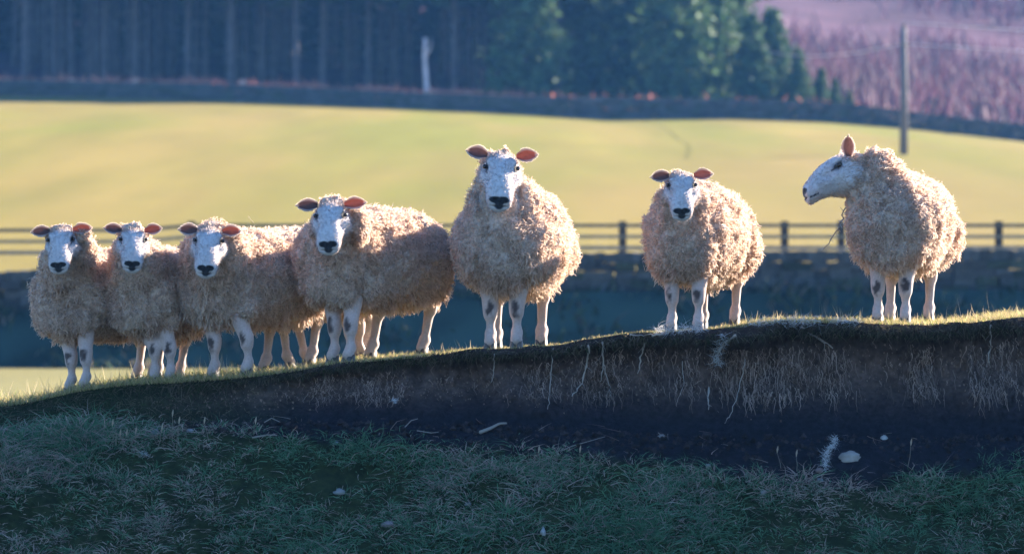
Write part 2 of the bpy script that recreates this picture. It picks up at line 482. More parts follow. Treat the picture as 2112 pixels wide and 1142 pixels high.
# ------------------------------------------------------------------ dry stone walls
def stone_wall(name, Yw, top, bot, x0, x1, courses, slen, thick, label, coping, seed):
    rg = np.random.default_rng(seed)
    root = link(name, None, loc=(0, Yw, 0), label=label, cat="stone wall", group="dry stone walls across the fields")
    acc = Acc(); cop = Acc()
    def cube(c, d, col, jit, a):
        v = np.array([(x, y, z) for x in (-1, 1) for y in (-1, 1) for z in (-1, 1)], float)
        v = v * np.asarray(d) / 2 + rg.normal(size=(8, 3)) * jit
        a.add(v + np.asarray(c), np.array([(0, 1, 3, 2), (4, 6, 7, 5), (0, 4, 5, 1), (2, 3, 7, 6), (0, 2, 6, 4), (1, 5, 7, 3)]), col)
    for k in range(courses):
        x = x0 + rg.random() * slen
        while x < x1:
            L = slen * (0.6 + 0.8 * rg.random())
            u = (x + L / 2) * FPX / Yw + 1056
            zb = (571 - interp(u, bot)) * Yw / FPX - 0.1; zt = (571 - interp(u, top)) * Yw / FPX - coping
            h = (zt - zb) / courses
            zc = zb + (k + 0.5) * h
            g = 0.045 + 0.05 * rg.random()
            col = (g * 1.02, g * 0.98, g * 0.92) if rg.random() < 0.7 else (g * 0.75, g * 0.85, g * 0.6)
            cube((x + L / 2, (rg.random() - 0.5) * 0.06, zc), (L * 0.97, thick, h * 0.96), col, 0.014, acc)
            x += L
    x = x0
    while x < x1:
        L = slen * 0.42 * (0.7 + 0.6 * rg.random())
        u = (x + L / 2) * FPX / Yw + 1056
        zt = (571 - interp(u, top)) * Yw / FPX - coping
        g = 0.05 + 0.05 * rg.random()
        hh = coping * (0.9 + 0.15 * rg.random())
        cube((x + L / 2, 0, zt + hh / 2 + 0.003), (L * 0.97, thick * 0.8, hh), (g, g * 0.98, g * 0.93), 0.01, cop)
        x += L
    link("stonework", acc.mesh("stonework", False), M_STONE, root, kind="stuff")
    link("coping", cop.mesh("coping", False), M_STONE, root, kind="stuff")
    return root

stone_wall("stone_wall", Y1 + 0.1, W1_TOP, W1_BOT, -34, 34, 4, 0.42, 0.55, "low dark stone wall in shade just behind the sheep, below the rail fence", 0.2, 3)
stone_wall("stone_wall", Y2 + 0.2, W2_TOP, W2_BOT, -72, 72, 6, 0.5, 0.6, "long dark stone wall at the top of the sunlit field, in front of the wood", 0.26, 4)

# ------------------------------------------------------------------ rail fence behind the lower wall
def box_part(name, c, d, col, mat, parent, rot=None, bev=0.0):
    bm_v = np.array([(x, y, z) for x in (-1, 1) for y in (-1, 1) for z in (-1, 1)], float) * np.asarray(d) / 2
    acc = Acc(); acc.add(bm_v, np.array([(0, 1, 3, 2), (4, 6, 7, 5), (0, 4, 5, 1), (2, 3, 7, 6), (0, 2, 6, 4), (1, 5, 7, 3)]), col)
    o = link(name, acc.mesh(name, False), mat, parent, loc=c)
    if rot: o.rotation_euler = rot
    return o
YF = 110.4
fence = link("rail_fence", None, loc=(0, YF, 0), label="brown wooden post and rail fence standing behind the lower stone wall", cat="fence")
posts = [-1497, -1385, -1052, -940, -607, -495, -162, -50, 283, 395, 728, 839, 1173, 1284, 1618, 1735, 2060, 2180, 2505, 2617, 2950, 3062, 3395]
shape_post = None
for i, p in enumerate(posts):
    x = X_(p, YF); u1 = x * FPX / Y1 + 1056
    zg = float(field_z(np.array([x]), np.array([YF]))[0])
    zt = Z_(456 + (8 if p < 300 else 0), YF)
    box_part("post", (x, 0, (zg - 0.2 + zt) / 2), (0.15, 0.13, zt - zg + 0.2), (0.075, 0.055, 0.042), M_WOOD, fence)
for k, (row, hh, colr) in enumerate(((465, 0.07, (0.16, 0.13, 0.09)), (488, 0.065, (0.26, 0.21, 0.14)), (511, 0.08, (0.30, 0.23, 0.16)))):
    for a, b in zip(posts[:-1], posts[1:]):
        xa, xb = X_(a, YF), X_(b, YF)
        za = Z_(row + (10 if a < 300 else 0), YF); zb = Z_(row + (10 if b < 300 else 0), YF)
        box_part("rail", ((xa + xb) / 2, -0.092, (za + zb) / 2), (math.hypot(xb - xa, zb - za) - 0.01, 0.045, hh), colr, M_WOOD, fence, (0, -math.atan2(zb - za, xb - xa), 0))

# ------------------------------------------------------------------ power pole and its wires
YP = 205.0
px0 = X_(1864, YP)
zg = float(field_z(np.array([px0]), np.array([YP]))[0])
pole = link("power_pole", None, loc=(px0, YP, zg), label="tall grey wooden power pole rising behind the rightmost sheep", cat="power pole")
ht = Z_(57, YP) - zg
acc = Acc(); add_tube(acc, [(0, 0, -0.4), (0.01, 0, ht * 0.5), (-0.01, 0, ht)], [0.16, 0.14, 0.115], 12, (0.17, 0.15, 0.15))
link("shaft", acc.mesh("shaft"), M_WOOD, pole)
acc = Acc(); add_tube(acc, [(0, 0, ht), (0, 0, ht + 0.07), (0, 0, ht + 0.18)], [0.045, 0.06, 0.03], 10, (0.18, 0.16, 0.15))
link("insulator", acc.mesh("insulator"), M_WOOD, pole)
acc = Acc(); add_tube(acc, [(-0.16, -0.13, ht - 0.62), (0.16, -0.13, ht - 0.62)], [0.03, 0.03], 8, (0.2, 0.2, 0.2))
link("bracket", acc.mesh("bracket"), M_WOOD, pole)
def wire(x0, y0, z0, x1, y1, z1, sag, label):
    t = np.linspace(0, 1, 24)
    P = np.stack([x0 + (x1 - x0) * t, y0 + (y1 - y0) * t, z0 + (z1 - z0) * t - sag * 4 * t * (1 - t)], -1)
    a = Acc(); add_tube(a, P, np.full(24, 0.014), 6, (0.7, 0.62, 0.62))
    link("overhead_wire", a.mesh("overhead_wire"), M_WOOD, label=label, cat="wire", group="overhead wires at the power pole")
zt = zg + ht
wire(px0 - 0.16, YP - 0.13, zt - 0.62, X_(1560, 336), 336, Z_(100, 336), 0.45, "thin overhead wire running left from below the top of the power pole")
wire(px0 + 0.16, YP - 0.13, zt - 0.62, px0 + 60, YP - 12, zt - 1.7, 0.8, "lower thin overhead wire running right from the power pole")
wire(px0, YP, zt + 0.18, px0 + 60, YP + 6, zt - 0.8, 0.7, "upper thin overhead wire running right from the tip of the power pole")

# ------------------------------------------------------------------ trees
def pine_trunk(h, r, seed, col=(0.11, 0.095, 0.095)):
    rg = np.random.default_rng(seed); K = 9
    t = np.linspace(0, 1, K)
    P = np.stack([0.12 * rg.normal() * t + 0.05 * np.sin(t * 5 + seed), 0.1 * rg.normal() * t, h * t - 0.3], -1)
    a = Acc(); add_tube(a, P, r * (1 - 0.75 * t) + 0.25 * r * np.exp(-t * 14), 9, col)
    for k in range(26):   # dead side stubs
        z = h * (0.08 + 0.4 * rg.random()); an = rg.random() * 6.28; L = 0.4 + 0.9 * rg.random()
        d = np.array([math.cos(an), math.sin(an), -0.15 - 0.2 * rg.random()])
        b = np.array([0, 0, z])
        add_tube(a, [b, b + d * L * 0.5, b + d * L], [0.025, 0.018, 0.008], 4, (0.2, 0.17, 0.15), cap=False)
    return a.mesh("trunk")
def conifer_crown(z0, z1, rmax, n, seed, c1=(0.026, 0.050, 0.022), c2=(0.07, 0.09, 0.035), shape=1.0, leaf=0.28):
    rg = np.random.default_rng(seed)
    nb = n // 14
    V, F, C = [], [], []
    zz = z0 + (z1 - z0) * rg.random(nb) ** 1.25
    fr = (zz - z0) / (z1 - z0)
    rad = rmax * (1 - fr) ** shape * (0.75 + 0.35 * rg.random(nb)) + 0.12
    an = rg.random(nb) * 6.283
    acc = Acc()
    t = np.linspace(0.12, 1, 14)
    for k in range(nb):
        d = np.array([math.cos(an[k]), math.sin(an[k])])
        pts = np.stack([d[0] * rad[k] * t, d[1] * rad[k] * t, zz[k] + 0.18 * rad[k] * t - 0.42 * rad[k] * t ** 2], -1)
        pts = pts + rg.normal(size=pts.shape) * 0.06 * leaf / 0.28
        V.append(pts)
        mixv = rg.random() * 0.6 + 0.4 * fr[k]
        C.append(np.tile(np.array(c1) * (1 - mixv) + np.array(c2) * mixv, (14, 1)) * (0.7 + 0.6 * rg.random((14, 1))))
    P = np.concatenate(V); CC = np.concatenate(C); N = len(P)
    a = unit(rg.normal(size=(N, 3)) * np.array([1, 1, 0.5])); b = unit(rg.normal(size=(N, 3)) * np.array([1, 1, 0.6]))
    s = leaf * (0.5 + rg.random((N, 1)))
    T = np.stack([P - a * s * 0.5, P + a * s * 0.5 - b * s * 0.2 - np.array([0, 0, 0.1]) * s, P + b * s * 0.7], 1).reshape(-1, 3)
    acc.add(T, np.arange(3 * N).reshape(-1, 3), np.repeat(CC, 3, 0))
    return acc.mesh("crown", False)

tr_mesh = [pine_trunk(17, 0.20, s) for s in (1, 2, 3)]
cr_mesh = [conifer_crown(6.8, 19, 3.7, 2300, s, shape=0.6, leaf=1.25) for s in (5, 6, 7)]
WOOD = "pine trunks standing in the wood above the upper wall"
front = [(52, 316), (112, 322), (150, 335), (186, 328), (216, 321), (276, 320), (303, 336), (388, 319), (424, 333), (478, 318), (508, 338), (540, 324), (566, 334), (611, 318),
         (664, 320), (716, 333), (760, 322), (818, 336), (938, 319), (985, 331), (1030, 338), (1150, 324)]
where = ["at the far left edge of the wood", "second from the left edge, pale and slim", "faint, third from the left edge of the wood", "left one of the close pair above the second sheep",
         "right one of the close pair above the second sheep", "pale and straight, above the second sheep's right ear", "faint, just right of the pale straight one above the second sheep",
         "clear, above the head of the third sheep from the left", "faint, above the gap beside the third sheep's head", "pale, above the back of the third sheep from the left", "faint, deep between two pale trunks left of the fourth sheep",
         "first of a close pair left of the fourth sheep's head", "second of a close pair left of the fourth sheep's head", "broad, just left of above the fourth sheep's head", "broad and pale, directly above the fourth sheep's head",
         "faint, right of the broad pale one above the fourth sheep", "slim, above the back of the fourth sheep", "faint, left of the bright silvery stump", "dark blue, just right of the bright silvery snag",
         "faint, above the left ear of the tallest sheep", "faint, above the head of the tallest sheep", "faint, among the green spruces right of the tallest sheep"]
def tree(name, x, y, ti, ci, sc, label, cat, group, tm=None, cm=None, rz=None, sz=None):
    z = float(field_z(np.array([x]), np.array([y]))[0])
    r = link(name, None, loc=(x, y, z - 0.05), label=label, cat=cat, group=group)
    r.rotation_euler = (0, 0, random.random() * 6.28 if rz is None else rz)
    r.scale = (sc, sc, sz or sc)
    link("trunk", tm or tr_mesh[ti], M_BARK, r)
    if cm is not False: link("crown", cm or cr_mesh[ci], M_NEEDLE, r)
    return r
for i, ((p, y), w) in enumerate(zip(front, where)):
    tree("pine_tree", X_(p, y), y, i % 3, (i + 1) % 3, 1.0, "bare pine trunk, " + w, "pine tree", WOOD, sz=1.0)
rg = np.random.default_rng(12)
for i in range(104):
    y = 341 + 60 * (i / 104.0); p = rg.uniform(-40, 1230) if i % 4 else rg.uniform(1150, 1500)
    tree("pine_tree", X_(p, y), y, i % 3, i % 3, 0.95 + 0.25 * rg.random(), "dim bare pine trunk lost in the blue shade deep inside the wood", "pine tree", "dim pines deep inside the wood")
# the bright snag
a = Acc(); K = 8; t = np.linspace(0, 1, K)
add_tube(a, np.stack([0.05 * np.sin(t * 6), 0 * t, -0.3 + 4.0 * t], -1), 0.17 - 0.06 * t, 9, (0.62, 0.50, 0.48))
add_tube(a, [(0, 0, 2.6), (0.3, -0.1, 3.2), (0.35, -0.1, 3.6)], [0.05, 0.035, 0.02], 6, (0.62, 0.50, 0.48))
xs_ = X_(878, 313.5); zz = float(field_z(np.array([xs_]), np.array([313.5]))[0])
link("dead_tree", a.mesh("dead_tree"), M_BARK, loc=(xs_, 313.5, zz), label="short bright silvery dead trunk standing in front of the wood", cat="dead tree")
# green spruces on the right end of the wood
sp_mesh = [conifer_crown(0.2, 10, 2.6, 5200, s, (0.045, 0.10, 0.035), (0.12, 0.17, 0.07), 0.85, 0.42) for s in (15, 16, 17)]
sp_small = [conifer_crown(0.1, 5, 1.45, 3000, s, (0.04, 0.09, 0.045), (0.11, 0.17, 0.07), 0.8, 0.32) for s in (25, 26)]
st_mesh = pine_trunk(9.5, 0.16, 9); ss_mesh = pine_trunk(4.8, 0.09, 10)
spr = [(1085, 317, 12, "pale green spruce above the tallest sheep's right ear"), (1205, 328, 15, "dark blue green spruce right of the tallest sheep"), (1262, 335, 16, "dim blue spruce standing back between two greener ones"),
       (1322, 330, 15, "blue green spruce above the left side of the sheep second from the right"), (1392, 320, 12.5, "brightest green spruce, above the sheep second from the right"),
       (1455, 326, 12.5, "broad green spruce just right of the brightest one"), (1512, 330, 9.5, "slim dark spruce left of the last pointed ones")]
for i, (p, y, h, lb) in enumerate(spr):
    tree("spruce_tree", X_(p, y), y, 0, 0, h / 10.0, lb, "spruce tree", "green spruces at the right end of the wood", st_mesh, sp_mesh[i % 3])
spr2 = [(1552, 322, 5.6, "pointed young spruce with a gap of purple hill behind its left side"), (1592, 324, 5.9, "tallest pointed young spruce at the edge of the purple hill"), (1645, 322, 3.7, "shorter round young spruce right of the tallest pointed one"),
        (1694, 324, 2.6, "low young spruce, third from the right end of the row"), (1722, 321, 2.1, "small spruce bush, second last at the right end of the row"), (1752, 323, 1.5, "smallest spruce bush at the right end of the row")]
for i, (p, y, h, lb) in enumerate(spr2):
    tree("young_spruce", X_(p, y), y, 0, 0, h / 5.0 * 1.15, lb, "spruce tree", "young spruces stepping down to the hill", ss_mesh, sp_small[i % 2], sz=h / 5.0)
# dense dark wood far behind, reads as one mass
def wood_mass():
    rg = np.random.default_rng(99); acc = Acc()
    n = 26000
    y = rg.uniform(402, 425, n); p = rg.uniform(-500, 1420, n)
    x = (p - 1056) * y / FPX
    z = field_z(x, y) + 22 * rg.random(n) * np.clip((1470 - p) / 250, 0.15, 1)
    P = np.stack([x, y, z], -1)
    a = unit(rg.normal(size=(n, 3))); b = unit(rg.normal(size=(n, 3))); s = 0.6 + 0.8 * rg.random((n, 1))
    T = np.stack([P - a * s, P + a * s * 0.8, P + b * s], 1).reshape(-1, 3)
    c = np.repeat(np.array([[0.016, 0.028, 0.018]]) * (0.6 + 0.8 * rg.random((n, 1))), 3, 0)
    acc.add(T, np.arange(3 * n).reshape(-1, 3), c)
    link("distant_wood", acc.mesh("distant_wood", False), M_NEEDLE, label="dense dark wood far behind the pine trunks", cat="wood", kind="stuff")
wood_mass()
# bare birch scrub over the purple hill
def scrub():
    rg = np.random.default_rng(77); n = 42000
    y = 345 + 440 * rg.random(n) ** 1.25; p = rg.uniform(1380, 2700, n)
    x = (p - 1056) * y / FPX
    keep = (fbm(x * 0.05, y * 0.03, 0, 71, 3) + 0.25) > rg.random(n) * 0.5
    x, y = x[keep], y[keep]; n = len(x)
    z = field_z(x, y)
    base = np.stack([x, y, z], -1)
    up = unit(np.stack([rg.normal(size=n) * 0.35, rg.normal(size=n) * 0.35, np.ones(n)], -1))
    L = 0.9 + 1.9 * rg.random(n)
    pal = np.array([[0.12, 0.054, 0.075], [0.15, 0.08, 0.10], [0.055, 0.042, 0.06], [0.13, 0.06, 0.08]])
    c = pal[rg.integers(0, 4, n)] * (0.7 + 0.6 * rg.random((n, 1)))
    V, F, C = blades(base, up, L, 0.14 + 0.16 * rg.random(n), c, K=3, bend=0.3, seed=78)
    a = Acc(); a.add(V, F, C)
    link("birch_scrub", a.mesh("birch_scrub", False), M_NEEDLE, label="reddish purple bare scrub covering the hill on the right", cat="scrub", kind="stuff")
scrub()
# russet bracken along the upper wall
def bracken():
    rg = np.random.default_rng(55); n = 15000
    x = rg.uniform(-34, 22, n); y = rg.uniform(311.0, 316.5, n)
    cl = fbm(x * 0.9, y * 0.5, 0, 73, 3)
    u = x * FPX / 312 + 1056
    keep = (cl > -0.25) & (rg.random(n) < np.interp(u, [0, 900, 1100, 1400], [1, 1, 0.4, 0.05]))
    x, y, cl = x[keep], y[keep], cl[keep]; n = len(x)
    zg = field_z(x, y)
    u2 = x * FPX / Y2 + 1056; ztop = (571 - interp(u2, W2_TOP)) * Y2 / FPX
    h = np.clip(ztop - zg + 0.05 + 0.35 * np.clip(cl + 0.3, 0, 1), 0.3, 2)
    base = np.stack([x, y, zg + h * rg.random(n) ** 0.5 * 0.8], -1)
    up = unit(rg.normal(size=(n, 3)) + np.array([0, 0, 0.8]))
    c = np.array([[0.72, 0.27, 0.18]]) * (0.35 + 1.0 * rg.random((n, 1)))
    V, F, C = blades(base, up, 0.25 + 0.3 * rg.random(n), 0.05 + 0.07 * rg.random(n), c, K=3, bend=0.6, seed=56)
    a = Acc(); a.add(V, F, C)
    # felled branch ends and pale stumps that catch the sun
    link("bracken", a.mesh("bracken", False), M_NEEDLE, label="strip of russet bracken between the upper wall and the wood", cat="bracken", kind="stuff")
bracken()
STL = ["pale sunlit stump behind the upper wall above the leftmost sheep", "sunlit stump behind the upper wall above the second sheep's right ear", "sunlit stump behind the upper wall right of the one above the second sheep", "pale stump behind the upper wall above the third sheep's face",
       "bright stump behind the upper wall above the third sheep's right ear", "broad pinkish stump behind the upper wall left of the fourth sheep", "bright stump behind the upper wall above the fourth sheep's left ear", "stump behind the upper wall above the fourth sheep's right ear",
       "pale stump at the foot of the silvery dead trunk", "dull pink stump behind the upper wall left of the tallest sheep", "low stump behind the upper wall above the tallest sheep's left ear"]
for i, (p, r) in enumerate([(148, 163), (280, 162), (313, 170), (369, 172), (439, 173), (500, 165), (640, 183), (715, 185), (886, 185), (965, 192), (1010, 194)]):
    x = X_(p, 311.6); zc = Z_(r, 311.6); zg = float(field_z(np.array([x]), np.array([311.6]))[0])
    a = Acc(); add_tube(a, [(0, 0, 0), (0, 0, (zc - zg) * 0.7), (0, 0, zc - zg)], [0.3, 0.22, 0.19], 10, (0.65, 0.36, 0.27))
    link("tree_stump", a.mesh("tree_stump", False), M_BARK, loc=(x, 311.6, zg), label=STL[i], cat="tree stump", group="cut stumps behind the upper wall")

# ------------------------------------------------------------------ sheep
def sd_ell(P, c, r):
    """ellipsoid; P is a tuple of broadcastable coordinate arrays"""
    k0 = 0; k1 = 0
    for i in range(3):
        q = (P[i] - np.float32(c[i])) / np.float32(r[i])
        k0 = k0 + q * q; q = q / np.float32(r[i]); k1 = k1 + q * q
    k0 = np.sqrt(k0); k1 = np.sqrt(k1)
    return k0 * (k0 - 1) / np.maximum(k1, 1e-6)
def sd_cone(P, a, b, ra, rb):
    a = np.asarray(a, np.float32); b = np.asarray(b, np.float32); ba = b - a; bb = np.float32(ba @ ba)
    t = 0; d2 = 0
    for i in range(3):
        q = P[i] - a[i]; t = t + q * (ba[i] / bb); d2 = d2 + q * q
    t = np.clip(t, 0, 1); td = 0
    for i in range(3): td = td + (P[i] - a[i]) * ba[i]
    return np.sqrt(np.maximum(d2 - 2 * t * td + t * t * bb, 0)) - (ra + (rb - ra) * t)
def smin(a, b, k):
    h = np.maximum(k - np.abs(a - b), 0) * (1.0 / k)
    return np.minimum(a, b) - h * h * (k * 0.25)
def rot_coords(P, M):
    """coordinates p @ M as full arrays"""
    return tuple(P[0] * np.float32(M[0, j]) + P[1] * np.float32(M[1, j]) + P[2] * np.float32(M[2, j]) for j in range(3))

def surface_nets(F, org, vs):
    S = F < 0
    c8 = np.zeros(tuple(q - 1 for q in F.shape), np.int8)
    for i in (0, 1):
        for j in (0, 1):
            for k in (0, 1):
                c8 += S[i:F.shape[0] - 1 + i, j:F.shape[1] - 1 + j, k:F.shape[2] - 1 + k]
    act = (c8 > 0) & (c8 < 8)
    ii = np.argwhere(act); n = len(ii)
    idx = -np.ones(act.shape, np.int64); idx[act] = np.arange(n)
    val = {}
    for c in [(i, j, k) for i in (0, 1) for j in (0, 1) for k in (0, 1)]:
        val[c] = F[ii[:, 0] + c[0], ii[:, 1] + c[1], ii[:, 2] + c[2]]
    acc = np.zeros((n, 3)); cnt = np.zeros(n)
    for c in val:
        for ax in range(3):
            if c[ax] == 1: continue
            d = list(c); d[ax] = 1; fa = val[c]; fb = val[tuple(d)]
            m = (fa < 0) != (fb < 0)
            t = np.where(m, fa / np.where(m, fa - fb, 1), 0)
            for q in range(3): acc[:, q] += m * (t if q == ax else c[q])
            cnt += m
    V = (ii + acc / cnt[:, None]) * vs + org
    Fs = []
    for ax in range(3):
        o = [a for a in range(3) if a != ax]
        A = [slice(1, s - 1) for s in F.shape]; A[ax] = slice(0, F.shape[ax] - 1)
        B = list(A); B[ax] = slice(1, F.shape[ax])
        sa = S[tuple(A)]; sb = S[tuple(B)]
        dif = sa != sb
        e = np.argwhere(dif); ins = sa[dif]
        for q in range(3):
            if q != ax: e[:, q] += 1
        def cell(d0, d1):
            g = e.copy(); g[:, o[0]] -= d0; g[:, o[1]] -= d1
            return idx[g[:, 0], g[:, 1], g[:, 2]]
        q = np.stack([cell(1, 1), cell(0, 1), cell(0, 0), cell(1, 0)], -1)
        flip = ins if ax != 1 else ~ins
        q[~flip] = q[~flip][:, ::-1]
        Fs.append(q)
    return V, np.concatenate(Fs)

def vert_normals(V, F):
    n = np.zeros_like(V)
    a, b, c, d = (V[F[:, i]] for i in range(4))
    fn = np.cross(c - a, d - b)
    for i in range(4): np.add.at(n, F[:, i], fn)
    return unit(n)

def head_profile(x):
    top = interp(x, [(-.09, .010), (-.05, .045), (0, .060), (.04, .062), (.08, .054), (.12, .042), (.16, .027), (.20, .010), (.228, -.006), (.25, -.020), (.262, -.034)])
    bot = interp(x, [(-.09, -.11), (-.05, -.135), (0, -.142), (.04, -.134), (.08, -.118), (.12, -.105), (.16, -.098), (.20, -.100), (.228, -.104), (.25, -.104), (.262, -.098)])
    wid = interp(x, [(-.09, .055), (-.05, .080), (0, .087), (.035, .089), (.06, .084), (.09, .074), (.12, .069), (.16, .064), (.20, .061), (.228, .060), (.25, .052), (.262, .040)])
    return top, bot, wid

EYE = (0.052, 0.080, 0.022)
def head_mesh():
    nx, na = 84, 72
    xs = -0.09 + 0.3525 * (1 - (1 - np.linspace(0, 1, nx)) ** 1.25)
    V = []; C = []
    an = np.linspace(0, 2 * math.pi, na, endpoint=False)
    def sm(a):  # smoothed profile
        r = [0, 0, 0]
        for d, w in ((-.012, .2), (-.006, .2), (0, .2), (.006, .2), (.012, .2)):
            p = head_profile(np.clip(a + d, -.09, .262))
            for i in range(3): r[i] = r[i] + w * p[i]
        return r
    top, bot, wid = sm(xs)
    end = np.clip((0.2625 - xs) / 0.010, 0.03, 1) ** 0.5
    for i, x in enumerate(xs):
        zc = top[i] * 0.45 + bot[i] * 0.55
        c, s = np.cos(an), np.sin(an)
        e = 2.35
        cy = np.sign(c) * np.abs(c) ** (2 / e); sz = np.sign(s) * np.abs(s) ** (2 / e)
        w = wid[i] * np.where(s < 0, 1 - 0.34 * np.abs(s) ** 1.6, 1 - 0.10 * np.abs(s) ** 2)
        up = (top[i] - zc) * end[i]; dn = (zc - bot[i]) * end[i]
        V.append(np.stack([np.full(na, x), cy * w * end[i], zc + np.where(s > 0, sz * up, sz * dn)], -1))
    V = np.concatenate(V); x, y, z = V.T.copy(); ay = np.abs(y)
    def g(cx, cy, cz, s): return np.exp(-(((x - cx) / s[0]) ** 2 + ((ay - cy) / s[1]) ** 2 + ((z - cz) / s[2]) ** 2))
    sy = np.sign(y)
    # brow ridge, eye socket, cheek, nasal ridge, nostrils, lips
    b = 0.017 * g(.038, .068, .046, (.026, .022, .014)); V[:, 2] += b; V[:, 1] += sy * b * 0.6
    V[:, 1] -= sy * 0.013 * g(.056, .078, .018, (.022, .03, .012))
    V[:, 1] += sy * 0.010 * g(.070, .074, -.018, (.040, .03, .018)); V[:, 1] += sy * 0.012 * g(.02, .08, -.07, (.04, .04, .035))
    V[:, 1] -= sy * 0.014 * g(.125, .060, -.004, (.035, .03, .018)); V[:, 1] -= sy * 0.007 * g(.15, .055, -.060, (.04, .03, .014))
    V[:, 2] += 0.006 * g(.14, 0, .04, (.06, .022, .05))
    V[:, 1] += sy * 0.006 * g(.243, .030, -.038, (.012, .02, .014)); V[:, 0] -= 0.010 * g(.252, .020, -.036, (.02, .009, .008)); V[:, 1] -= sy * 0.005 * g(.243, .034, -.032, (.010, .02, .006))
    V[:, 0] -= 0.012 * g(.262, .0, -.070, (.02, .04, .004)); V[:, 1] -= sy * 0.005 * g(.225, .045, -.062, (.030, .03, .004))
    V[:, 0] -= 0.006 * g(.262, .0, -.050, (.02, .0045, .012))
    V[:, 2] -= 0.006 * g(.235, 0, -.085, (.018, .03, .02))
    i = (np.arange(nx - 1)[:, None] * na); j = np.arange(na)[None, :]
    F = np.stack([i + j, i + (j + 1) % na, i + na + (j + 1) % na, i + na + j], -1).reshape(-1, 4)[:, ::-1]
    # end caps
    n0 = len(V)
    V = np.concatenate([V, V[:na].mean(0, keepdims=True), V[-na:].mean(0, keepdims=True) + np.array([[0.001, 0, 0]])])
    T = np.array([(n0, (k + 1) % na, k) for k in range(na)] + [(n0 + 1, (nx - 1) * na + k, (nx - 1) * na + (k + 1) % na) for k in range(na)])[:, ::-1]
    x, y, z = V.T; ay = np.abs(y)
    return V, F, T

HEAD_V, HEAD_F, HEAD_T = head_mesh()

def head_colors(V, p):
    x, y, z = V.T; ay = np.abs(y)
    white = np.array(p.get('face', (0.60, 0.53, 0.51))); C = np.tile(white, (len(V), 1))
    n = fbm(x * 60, y * 60, z * 60, p['seed'], 3)
    def blend(m, col):
        m = np.clip(m, 0, 1)[:, None]; C[:] = C * (1 - m) + np.array(col) * m
    pink = (0.60, 0.42, 0.38)
    blend(0.6 * np.exp(-(((x - .21) / .04) ** 2 + ((z + .06) / .03) ** 2)), pink)
    blend(0.55 * np.exp(-(((x - .015) / .03) ** 2 + ((ay - .045) / .04) ** 2)) * (z > 0) * (0.6 + n), (0.42, 0.34, 0.32))
    blend(0.45 * np.clip(n - 0.1, 0, 0.6), (0.34, 0.29, 0.31)); blend(0.9 * np.clip(fbm(x * 18, y * 18, z * 18, p['seed'] + 2, 2), 0, 0.6), (0.52, 0.40, 0.36))
    blend(0.35 * np.exp(-(((x - .12) / .05) ** 2 + ((ay - .062) / .02) ** 2)), (0.42, 0.36, 0.38))  # sides of the nose darkened: facial shading put into the colour
    dark = (0.012, 0.011, 0.014)
    k = 5.0 / 0.01
    nose = (1.15 - np.sqrt(((x - .254) / .026) ** 2 + ((ay - .014) / .030) ** 2 + ((z + .038) / .0150) ** 2)) * 6 + n * 0.8
    nose = np.where(z > -0.056, nose, 0)
    blend(nose, dark)
    mou = (1.1 - np.sqrt(((x - .258) / .030) ** 2 + (ay / .025) ** 2 + ((z + .067) / .0160) ** 2)) * 6 + n
    blend(mou, (0.022, 0.02, 0.026))
    line = (1 - np.abs(z + .070 + 0.10 * (x - .23)) / 0.0045) * 2.5 * ((x > .195) & (x < .245) & (z > -.09))
    blend(line, dark)
    d = np.sqrt(((x - EYE[0]) / .024) ** 2 + ((z - EYE[2] + 0.001 + 0.25 * (x - EYE[0])) / .0135) ** 2) + np.where(ay < 0.045, 5, 0)
    blend((1.9 - d) * 0.9, (0.30, 0.24, 0.25)); blend((1.12 - d) * 5, (0.03, 0.024, 0.024))
    # tear streak running forward and inward from the eye
    t = np.clip((x - EYE[0]) / .045, 0, 1)
    dd = np.abs(z - (EYE[2] - 0.004 - 0.010 * t)) / (0.006 - 0.002 * t)
    blend(np.where((x > EYE[0]) & (x < EYE[0] + .045) & (ay > .03), (1 - dd) * 1.6, 0) * 0.8, (0.08, 0.06, 0.06))
    if p.get('spots'):
        for sx, sy_, sz_, r in p['spots']:
            blend((1.2 - np.sqrt((x - sx) ** 2 + (y - sy_) ** 2 + (z - sz_) ** 2) / r) * 3, (0.10, 0.08, 0.08))
    C *= (1 + 0.06 * n)[:, None]
    return np.clip(C, 0.005, 1)

